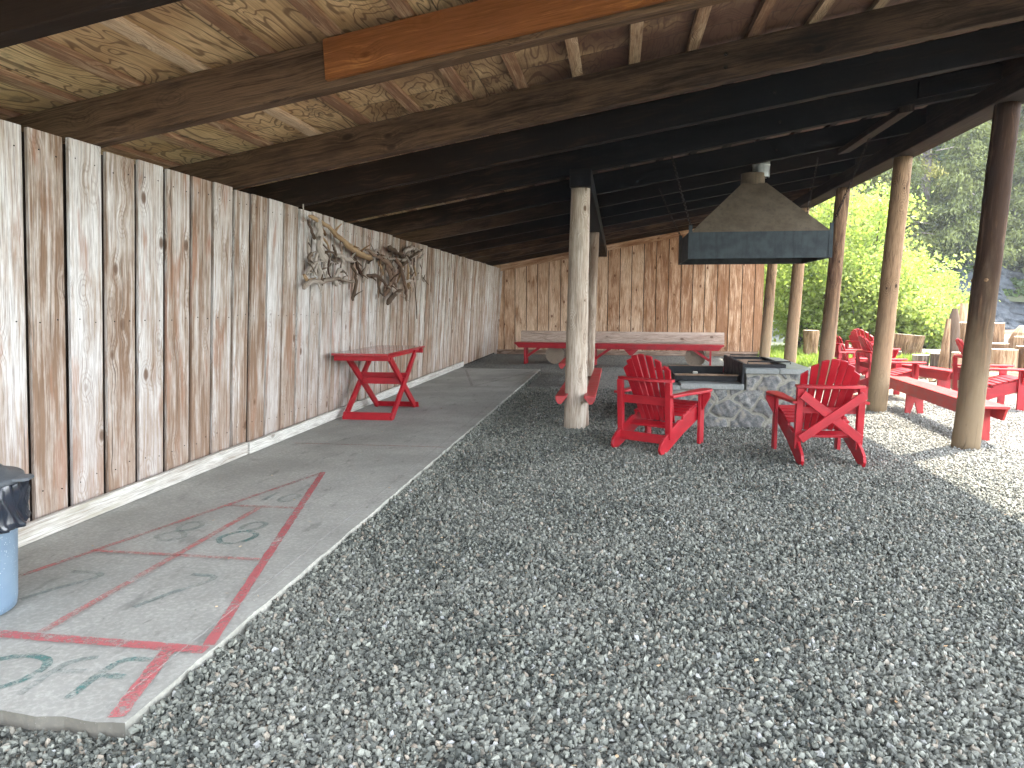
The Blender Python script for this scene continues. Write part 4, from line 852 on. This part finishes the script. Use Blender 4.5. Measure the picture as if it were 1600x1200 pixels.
for bi, (pts, rr, mm) in enumerate(BR):
    rs = random.Random(bi); off = .012+.055*rs.random()
    P3 = [Vector(p)+Vector((off, 0, 0))-o0 for p in pts]
    # catmull style resample with wobble
    out = []
    for a, b in zip(P3[:-1], P3[1:]):
        for i in range(4): out.append(a.lerp(b, i/4))
    out.append(P3[-1])
    for it in range(2):
        out = [out[0]]+[(out[i-1]+out[i]*2+out[i+1])/4 for i in range(1, len(out)-1)]+[out[-1]]
    out = [p+Vector((rs.uniform(-.008, .012), rs.uniform(-.01, .01), rs.uniform(-.012, .012)))*min(1, rr/.03) for p in out]
    nn = len(out); big = rs.random() < .5; Rr = [rr*(1.0-.55*i/nn if big else .6+.4*i/nn)*rs.uniform(.8, 1.15)*(.55 if i in (0, nn-1) else 1) for i in range(nn)]
    m = MB(); m.tube(out, Rr, 10, True, rough=.13, r=rs.random())
    if rr > .025:   # broken twigs
        for _ in range(3):
            c = out[rs.randrange(1, nn-1)]; dd = Vector((rs.uniform(.1, .8), rs.uniform(-1, 1), rs.uniform(-1, 1))).normalized(); ln = rs.uniform(.06, .2)
            m.tube([c, c+dd*ln*.5+Vector((0, 0, .01)), c+dd*ln], [rr*.45, rr*.3, rr*.12], 7, True, rough=.1)
    m.build('branch', dmats[mm], dr, smooth=True)

# ================= TRASH BIN =================
bn = empty('trash_bin', (-3.03, 2.78, SZ)); tag(bn, 'speckled blue-grey plastic trash bin with black liner and dark domed lid', 'trash bin')
def lathe(prof, seg=48, wob=None):
    m = MB()
    for (r_, z_) in prof:
        for j in range(seg):
            t = 2*math.pi*j/seg; q = r_+(wob(t, z_) if wob else 0); m.v.append((q*math.cos(t), q*math.sin(t), z_))
    for i in range(len(prof)-1):
        for j in range(seg):
            j2 = (j+1) % seg; m.face((i*seg+j, i*seg+j2, (i+1)*seg+j2, (i+1)*seg+j), [(0, 0)]*4, 0)
    return m
lathe([(0.0, 0), (.20, 0), (.222, .012), (.228, .05), (.26, .58), (.27, .585), (.27, .60), (.25, .60), (.22, .1), (0, .08)]).build('body', M['bin'], bn, smooth=True)
def bagw(t, z): 
    return .008*math.sin(t*13+z*40)+.007*math.sin(t*23-z*70)+.010*math.sin(t*5+z*18)+.006*math.sin(t*41+z*25)
lathe([(.262, .645), (.285, .62), (.292, .56), (.290, .50), (.295, .45), (.302, .43), (.296, .415), (.275, .42)], 140, bagw).build('bag', M['bag'], bn, smooth=True)
lathe([(.0, .735), (.07, .73), (.15, .71), (.20, .69), (.225, .665), (.235, .655), (.285, .648), (.292, .64), (.292, .622), (.284, .62), (.25, .63), (.0, .66)]).build('lid', M['lid'], bn, smooth=True)
m = MB(); m.prism([(.27, -.055), (.33, -.05), (.345, -.03), (.345, .03), (.33, .05), (.27, .055)], (0, 0, .630), (math.cos(.35), math.sin(.35), 0), (-math.sin(.35), math.cos(.35), 0), (0, 0, 1), .016); m.build('lid_handle', M['lid'], bn, bevel=.004)

# ================= OUTSIDE: stumps & logs =================
def stump(name, x, y, h, r0, r1, label, cat='stump', mats=None, lean=(0, 0), rough=.08, seg=18, zb=-.03, group=None, tip=False):
    mats = mats or [M['stumpwood'], M['endcut']]; rs = random.Random(int(x*100+y*10)); e_ = empty(name, (x, y, 0)); n = 7
    P_ = [(lean[0]*i/n, lean[1]*i/n, zb+(h-zb)*i/n) for i in range(n+1)]; Rr = [r0+(r1-r0)*i/n for i in range(n+1)]
    if tip: Rr[-1] *= .5; Rr[-2] *= .85
    m = MB(); m.tube(P_, Rr, seg, True, rough=rough, cap_mi=1, seed=rs.random()); o = m.build(name, mats); o.location = (x, y, 0); bpy.data.objects.remove(e_)
    tag(o, label, cat, group); return o
GS = 'driftwood stumps in the sun'
stump('log_burl', 5.02, 19.6, .80, .17, .20, 'round knotty burl log standing at the bush edge left of the third post', 'log', [M['stumpwood'], M['end']], rough=.16, group=GS)
stump('stump', 5.93, 19.8, .42, .16, .16, 'short grey stump between the two sunny chairs', 'stump', [M['drift'], M['end']], group=GS)
stump('stump', 7.55, 20.3, .68, .38, .46, 'large pale flat-topped stump in front of the bright shrub', 'stump', group=GS, lean=(.06, 0))
stump('stump', 7.05, 19.6, .27, .20, .20, 'low mossy stump left of the large flat-topped one', 'stump', [M['drift'], M['endcut']], group=GS)
stump('stump', 7.31, 18.5, .26, .17, .19, 'small rough stump, first of a row of low stumps under the shrub', 'stump', [M['drift'], M['endcut']], group=GS)
stump('stump', 7.62, 18.3, .31, .16, .17, 'small rough stump beside the tall snag, second in its low row', 'stump', [M['drift'], M['endcut']], group=GS)
stump('snag', 7.60, 17.6, 1.38, .16, .12, 'tall grey driftwood snag with a rounded top left of the near post', 'driftwood post', [M['drift'], M['end']], lean=(.04, .05), rough=.06, group=GS, tip=True)
stump('snag', 7.36, 17.4, 1.15, .12, .05, 'thin brown splintered snag leaning against the tall grey one', 'driftwood post', [M['stumpwood'], M['end']], lean=(.10, .1), rough=.1, group=GS)
stump('stump', 7.52, 17.0, .42, .16, .16, 'pale sawn stump right in front of the tall snag', 'stump', group=GS)
stump('stump', 8.43, 18.2, 1.05, .50, .49, 'wide reddish sawn stump behind the nearest right post', 'stump', [M['stumpwood'], M['endcut']], rough=.03, group=GS)
stump('snag', 8.42, 19.0, 1.50, .10, .09, 'slim orange post rising behind the wide reddish stump', 'driftwood post', [M['stumpwood'], M['endcut']], group=GS)
stump('stump', 7.84, 15.8, .57, .23, .23, 'brown sawn stump block behind the right edge chair', 'stump', rough=.04, group=GS)
stump('stump', 8.32, 15.75, .64, .26, .26, 'brown sawn block slightly taller than the block on its left, at the right edge', 'stump', rough=.04, group=GS)
stump('stump', 8.10, 16.8, .64, .28, .28, 'sawn block standing between the wide reddish stump and the front blocks', 'stump', rough=.05, group=GS)
stump('stump', 8.85, 16.9, .78, .28, .28, 'pale block in front of the arched stump at the right edge', 'stump', rough=.04, group=GS)
stump('stump', 9.20, 17.7, .99, .36, .30, 'arched stump with a rounded top at the right edge', 'stump', rough=.05, group=GS, tip=True)
for i, (x, y, L_, a, r_, lb) in enumerate(((6.9, 13.2, 2.4, 12, .20, 'grey log lying on the gravel behind the far bench'), (8.9, 20.4, 2.2, -8, .16, 'weathered log lying behind the stumps at the right'),
                                      (15.5, 26, 8, 20, .35, 'long bleached driftwood log at the foot of the cliff'), (12, 24.5, 6, -15, .3, 'bleached driftwood log lying below the shrub by the cliff'))):
    m = MB(); m.tube([(-L_/2+L_*k/6, .03*math.sin(k), 0) for k in range(7)], [r_*(1-.04*k) for k in range(7)], 14, rough=.09, cap_mi=1)
    o = m.build('log', [M['drift'], M['end']]); o.location = (x, y, r_*.85); o.rotation_euler = (0, 0, R(a)); tag(o, lb, 'log')
# beach rubble & wood chips
rs = np.random.default_rng(4); V, Fq, rd = [], [], []
def rubble(name, n, xr, yr, sz, mat, label, cat):
    bm = bmesh.new()
    for i in range(n):
        x, y = rs.uniform(*xr), rs.uniform(*yr); s_ = rs.uniform(*sz); mt = Matrix.Translation((x, y, s_*.25)) @ Matrix.Rotation(rs.uniform(0, 6), 4, Vector(rs.normal(size=3)).normalized()) @ Matrix.Diagonal((s_, s_*rs.uniform(.5, 1), s_*rs.uniform(.3, .7), 1))
        r_ = bmesh.ops.create_icosphere(bm, subdivisions=1, radius=.5, matrix=mt)
        for v in r_['verts']: v.co += Vector(rs.normal(size=3))*s_*.06
    me = bpy.data.meshes.new(name); bm.to_mesh(me); bm.free(); me.materials.append(mat); o = obj(name, me); tag(o, label, cat, kind='stuff')
rubble('beach_stones', 900, (9, 30), (24, 31.5), (.12, .6), plain('pale_beach_stone', (0.42, 0.42, 0.40), .8, c2=(0.25, 0.26, 0.26)), 'pale beach stones at the foot of the cliff', 'stones')
rubble('wood_chips', 500, (6.0, 9.5), (12.8, 15.3), (.04, .22), plain('bark_chips', (0.42, 0.30, 0.19), .85, c2=(0.22, 0.14, 0.08), sc=20), 'wood chips and bark scattered beside the stumps', 'wood chips')

# ================= VEGETATION =================
def crown(tips, per, spread, size, mat, name, aspect=1.5):
    n = len(tips); C = np.repeat(tips, per, 0)+rng.normal(size=(n*per, 3))*spread; rn = np.clip(np.repeat(rng.random(n), per)*.6+rng.random(n*per)*.5, 0, 1)
    return leaves(name, C, size, mat, aspect, rnd=rn)
def shrub(x, y, rx, ry, h, ntip, label, mat=M['alder'], size=.075):
    root = empty('leafy_shrub', (x, y, 0)); tag(root, label, 'shrub', 'bright shrubs beside the shelter')
    tips = []
    while len(tips) < ntip:
        p = rng.uniform(-1, 1, 3); q = np.linalg.norm(p)
        if q > 1 or q < .35: continue
        k_ = 1+.28*math.sin(p[0]*5+x)+.22*math.sin(p[2]*7+p[1]*4)
        z = (p[2]*.5+.5); tips.append((p[0]*rx*k_*(1-.25*z), p[1]*ry*k_, z*h*k_*.95+.15))
    tips = np.array(tips); tips[:, 2] = np.clip(tips[:, 2], .15, h*1.15)
    me = crown(tips, 55, (.24, .24, .15), size, mat, 'foliage'); obj('foliage', me, root)
    m = MB()
    for i in range(16):
        t = Vector(tips[rng.integers(len(tips))]); b_ = Vector((rng.uniform(-.4, .4), rng.uniform(-.3, .3), 0)); mid = (b_+t)/2+Vector((rng.uniform(-.3, .3), 0, .3))
        m.tube([b_, (b_+mid)/2, mid, (mid+t)/2, t], [.045, .038, .03, .02, .009], 7, rough=.05)
    m.build('stem', M['bark'], root, smooth=True); return root
shrub(5.6, 22.6, 1.9, 1.5, 4.7, 400, 'tall yellow-green shrub behind the far log posts, nearest the back wall')
shrub(7.7, 23.6, 1.6, 1.6, 4.1, 360, 'tall bright green shrub seen between the third and second log posts')
shrub(9.3, 24.4, 1.2, 1.4, 2.9, 240, 'rounded bright shrub to the right of the second log post')
shrub(7.3, 21.6, 2.0, .9, 2.3, 220, 'low bright green shrub in front of the tall ones, behind the chairs')
shrub(8.8, 21.9, 1.0, .8, 1.5, 120, 'low light green shrub left of the tall snag')
shrub(10.1, 24.0, .7, .8, 1.6, 90, 'small pale shrub at the right end of the green hedge, beside the cliff')
# grass
n = 26000; X = rng.uniform(3.9, 12.5, n); Y = rng.uniform(19.2, 23.5, n); X[:6000] = rng.uniform(4.0, 6.4, 6000); Y[:6000] = rng.uniform(17.6, 20.5, 6000)
C = np.stack([X, Y, rng.uniform(.02, .16, n)], 1); me = leaves('grass', C, .03, M['grass'], 7, droop=np.array([0, 0, 1.0])); tag(obj('grass', me), 'bright green grass along the shrub edge', 'grass', kind='stuff')

# hillside, cliff
def hz(x, y):
    base = np.clip((y-31)/3, 0, 1)*(3.4+.9*np.sin(x*.3)+.5*np.sin(x*.9+1)); base = base*np.clip((x-9)/6, .12, 1)
    return base+np.clip(y-33, 0, None)*.52+.6*np.sin(x*.25+y*.2)*np.clip((y-30)/6, 0, 1)
nx, ny = 90, 90; XX, YY = np.meshgrid(np.linspace(-50, 110, nx), np.linspace(33.2, 140, ny)); ZZ = hz(XX, YY)
V = np.stack([XX, YY, ZZ], -1).reshape(-1, 3); I = np.arange(nx*ny).reshape(ny, nx); Fq = np.stack([I[:-1, :-1], I[:-1, 1:], I[1:, 1:], I[1:, :-1]], -1).reshape(-1, 4)
tag(obj('hillside', np_mesh('hillside', V, Fq, np.zeros(len(Fq)), M['floor'])), kind='structure')
cx, cz = 260, 50; XX, TT = np.meshgrid(np.linspace(8, 60, cx), np.linspace(0, 1, cz))
top = hz(XX, np.full_like(XX, 34.2))+.5
def fn(x, z): return .9*np.sin(x*.55+z*.6)+.5*np.sin(x*1.7+np.sin(z*1.3)*1.2)+.28*np.abs(np.sin(x*3.7+z*1.1))+.15*np.sin(x*8+z*5)+.12*np.sin(z*9+x*3)
ZC = TT*top; YC = 31.6+TT*2.2-fn(XX, ZC)*.75*(1-.3*TT)+rs.normal(size=XX.shape)*.05
V = np.stack([XX, YC, ZC-.1], -1).reshape(-1, 3); I = np.arange(cx*cz).reshape(cz, cx); Fq = np.stack([I[:-1, :-1], I[:-1, 1:], I[1:, 1:], I[1:, :-1]], -1).reshape(-1, 4)
tag(obj('rock_cliff', np_mesh('rock_cliff', V, Fq, np.zeros(len(Fq)), M['rock'])), kind='structure')
# undergrowth on the hillside
n = 60000; X = rng.uniform(4, 48, n); Y = 33.4+rng.random(n)**1.5*36; cl = np.sin(X*1.1+Y*.7)+np.sin(X*2.3-Y*1.9)*.7; Z = hz(X, Y)+rng.random(n)*np.clip(.7+cl*.7, .15, 2.2)
me = leaves('forest_undergrowth', np.stack([X, Y, Z], 1), .21, M['under'], 1.5); tag(obj('forest_undergrowth', me), 'dense dark green undergrowth covering the slope above the cliff', 'undergrowth', kind='stuff')

def conifer_mesh(h, rmax, z0, nb, seed, mat, size=.062):
    r_ = np.random.default_rng(seed); C, D, RN = [], [], []
    for i in range(nb):
        br = r_.random()
        t = r_.random()**.8; z = z0+(h-z0)*t; L_ = rmax*(1-t)**.75*r_.uniform(.45, 1.1)+.25; a = r_.uniform(0, 6.283); k_ = int(150+230*(1-t)); s_ = r_.random(k_)**.7
        ca, sa = math.cos(a), math.sin(a); dr_ = r_.uniform(.08, .34); x = ca*L_*s_; y = sa*L_*s_; zz_ = z+L_*s_*.22-L_*dr_*2.0*s_**2
        sp = .10+.17*s_; x += r_.normal(size=k_)*sp*.8; y += r_.normal(size=k_)*sp*.8; zz_ += r_.normal(size=k_)*.12-np.abs(r_.normal(size=k_))*.22
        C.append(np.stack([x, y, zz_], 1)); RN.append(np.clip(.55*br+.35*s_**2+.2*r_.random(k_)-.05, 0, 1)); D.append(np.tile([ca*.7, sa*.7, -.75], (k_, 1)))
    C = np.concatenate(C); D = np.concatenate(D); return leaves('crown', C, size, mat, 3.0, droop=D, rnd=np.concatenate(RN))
def trunk_mesh(h, r0, seed):
    rs_ = random.Random(seed); m = MB(); n = 14; P_ = [(.10*math.sin(i*.6+seed)*i/n*1.5, .06*math.sin(i*.9), -1+(h+1)*i/n) for i in range(n+1)]; m.tube(P_, [r0*(1-.93*i/n)+.02 for i in range(n+1)], 12, rough=.05, seed=seed+.5)
    for _ in range(26):
        z = rs_.uniform(.12, .8)*h; a = rs_.uniform(0, 6.28); L_ = rs_.uniform(.5, 1.9); m.tube([(0, 0, z), (math.cos(a)*L_*.5, math.sin(a)*L_*.5, z+.08), (math.cos(a)*L_, math.sin(a)*L_, z-.1)], [.05, .035, .015], 5)
    return m.mesh('trunk', palebark, smooth=True)
palebark = wood('pale_conifer_bark', ((0.34, 0.30, 0.26), (0.24, 0.21, 0.18), (0.10, 0.085, 0.07)), knot=0, crack=0.8, grow=.3)
variants = []
for i, (h, rm, z0, nb, mt) in enumerate(((25, 3.6, 9.5, 190, 'needle2'), (17, 3.3, 2.0, 190, 'needle2'), (28, 3.8, 11.5, 190, 'needle'), (6.5, 2.3, .5, 150, 'needle'))):
    variants.append((conifer_mesh(h, rm, z0, nb, 50+i, M[mt]), trunk_mesh(h, .30+.006*h, 60+i)))
GT = 'conifers on the slope beyond the shelter'
TR = [(11.0, 36.5, 1, 'olive green conifer rising behind the tall shrubs, leftmost of the forest'), (13.2, 37.5, 1, 'olive conifer with drooping branches just left of the second post'),
      (12.4, 35.2, 3, 'short bushy spruce half hidden by the bright shrub right of the second post'), (14.9, 39.0, 0, 'spruce with a pale bare lower trunk, left one of the three pale trunks'),
      (16.3, 38.0, 2, 'tall spruce with the longest bare pale trunk above the cliff, middle of three'), (17.3, 38.6, 0, 'spruce with a pale trunk beside the nearest post, right one of the three pale trunks'),
      (15.3, 34.9, 3, 'small dark spruce with low skirts at the cliff edge left of the nearest post'), (19.0, 36.5, 1, 'broad olive conifer right of the nearest post at the frame edge'),
      (18.2, 34.8, 3, 'yellow-green young conifer on the cliff edge behind the nearest post'), (21.5, 38, 2, 'tall spruce at the far right edge')]
for i, (x, y, v, lb) in enumerate(TR):
    e_ = empty('conifer', (x, y, float(hz(np.array(x), np.array(y)))), i*1.7); s_ = .92+.16*((i*37) % 10)/10; e_.scale = (s_, s_, s_); tag(e_, lb, 'conifer', GT)
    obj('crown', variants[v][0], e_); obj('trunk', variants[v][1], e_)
lbk = 'dark conifer far up the wooded slope, one of the unbroken background rows'
j = 0
for ri, yy in enumerate((43, 50, 58, 67)):
    x = 9+rng.uniform(0, 3); lbk = 'dark conifer in the %s background row up the wooded slope' % ('first', 'second', 'third', 'farthest')[ri]
    while x < yy*.68:
        e_ = empty('conifer', (x, yy+rng.uniform(-2, 2), float(hz(np.array(x), np.array(yy)))-.3), j*2.1); s_ = rng.uniform(.95, 1.3); e_.scale = (s_, s_, s_); tag(e_, lbk, 'conifer', 'background conifers'); v = (0, 1, 2, 1, 0)[j % 5]
        obj('crown', variants[v][0], e_); obj('trunk', variants[v][1], e_); j += 1; x += rng.uniform(4.2, 5.6)

# ---- thin sunlit air
m = MB(); m.box(-52, 112, -8, 142, -2, 96); hzo = m.build('haze', M['floor']); hk = bpy.data.materials.new('haze_air'); hk.use_nodes = True
t_ = hk.node_tree; t_.nodes.clear(); ou_ = t_.nodes.new('ShaderNodeOutputMaterial'); pv = t_.nodes.new('ShaderNodeVolumePrincipled')
pv.inputs['Color'].default_value = (0.86, 0.92, 1.0, 1); pv.inputs['Density'].default_value = 0.0009; pv.inputs['Anisotropy'].default_value = 0.3
t_.links.new(pv.outputs[0], ou_.inputs['Volume']); hzo.data.materials.clear(); hzo.data.materials.append(hk); tag(hzo, kind='stuff')
hzo['label'] = 'thin pale haze in the air in front of the far forest'; hzo['category'] = 'haze'
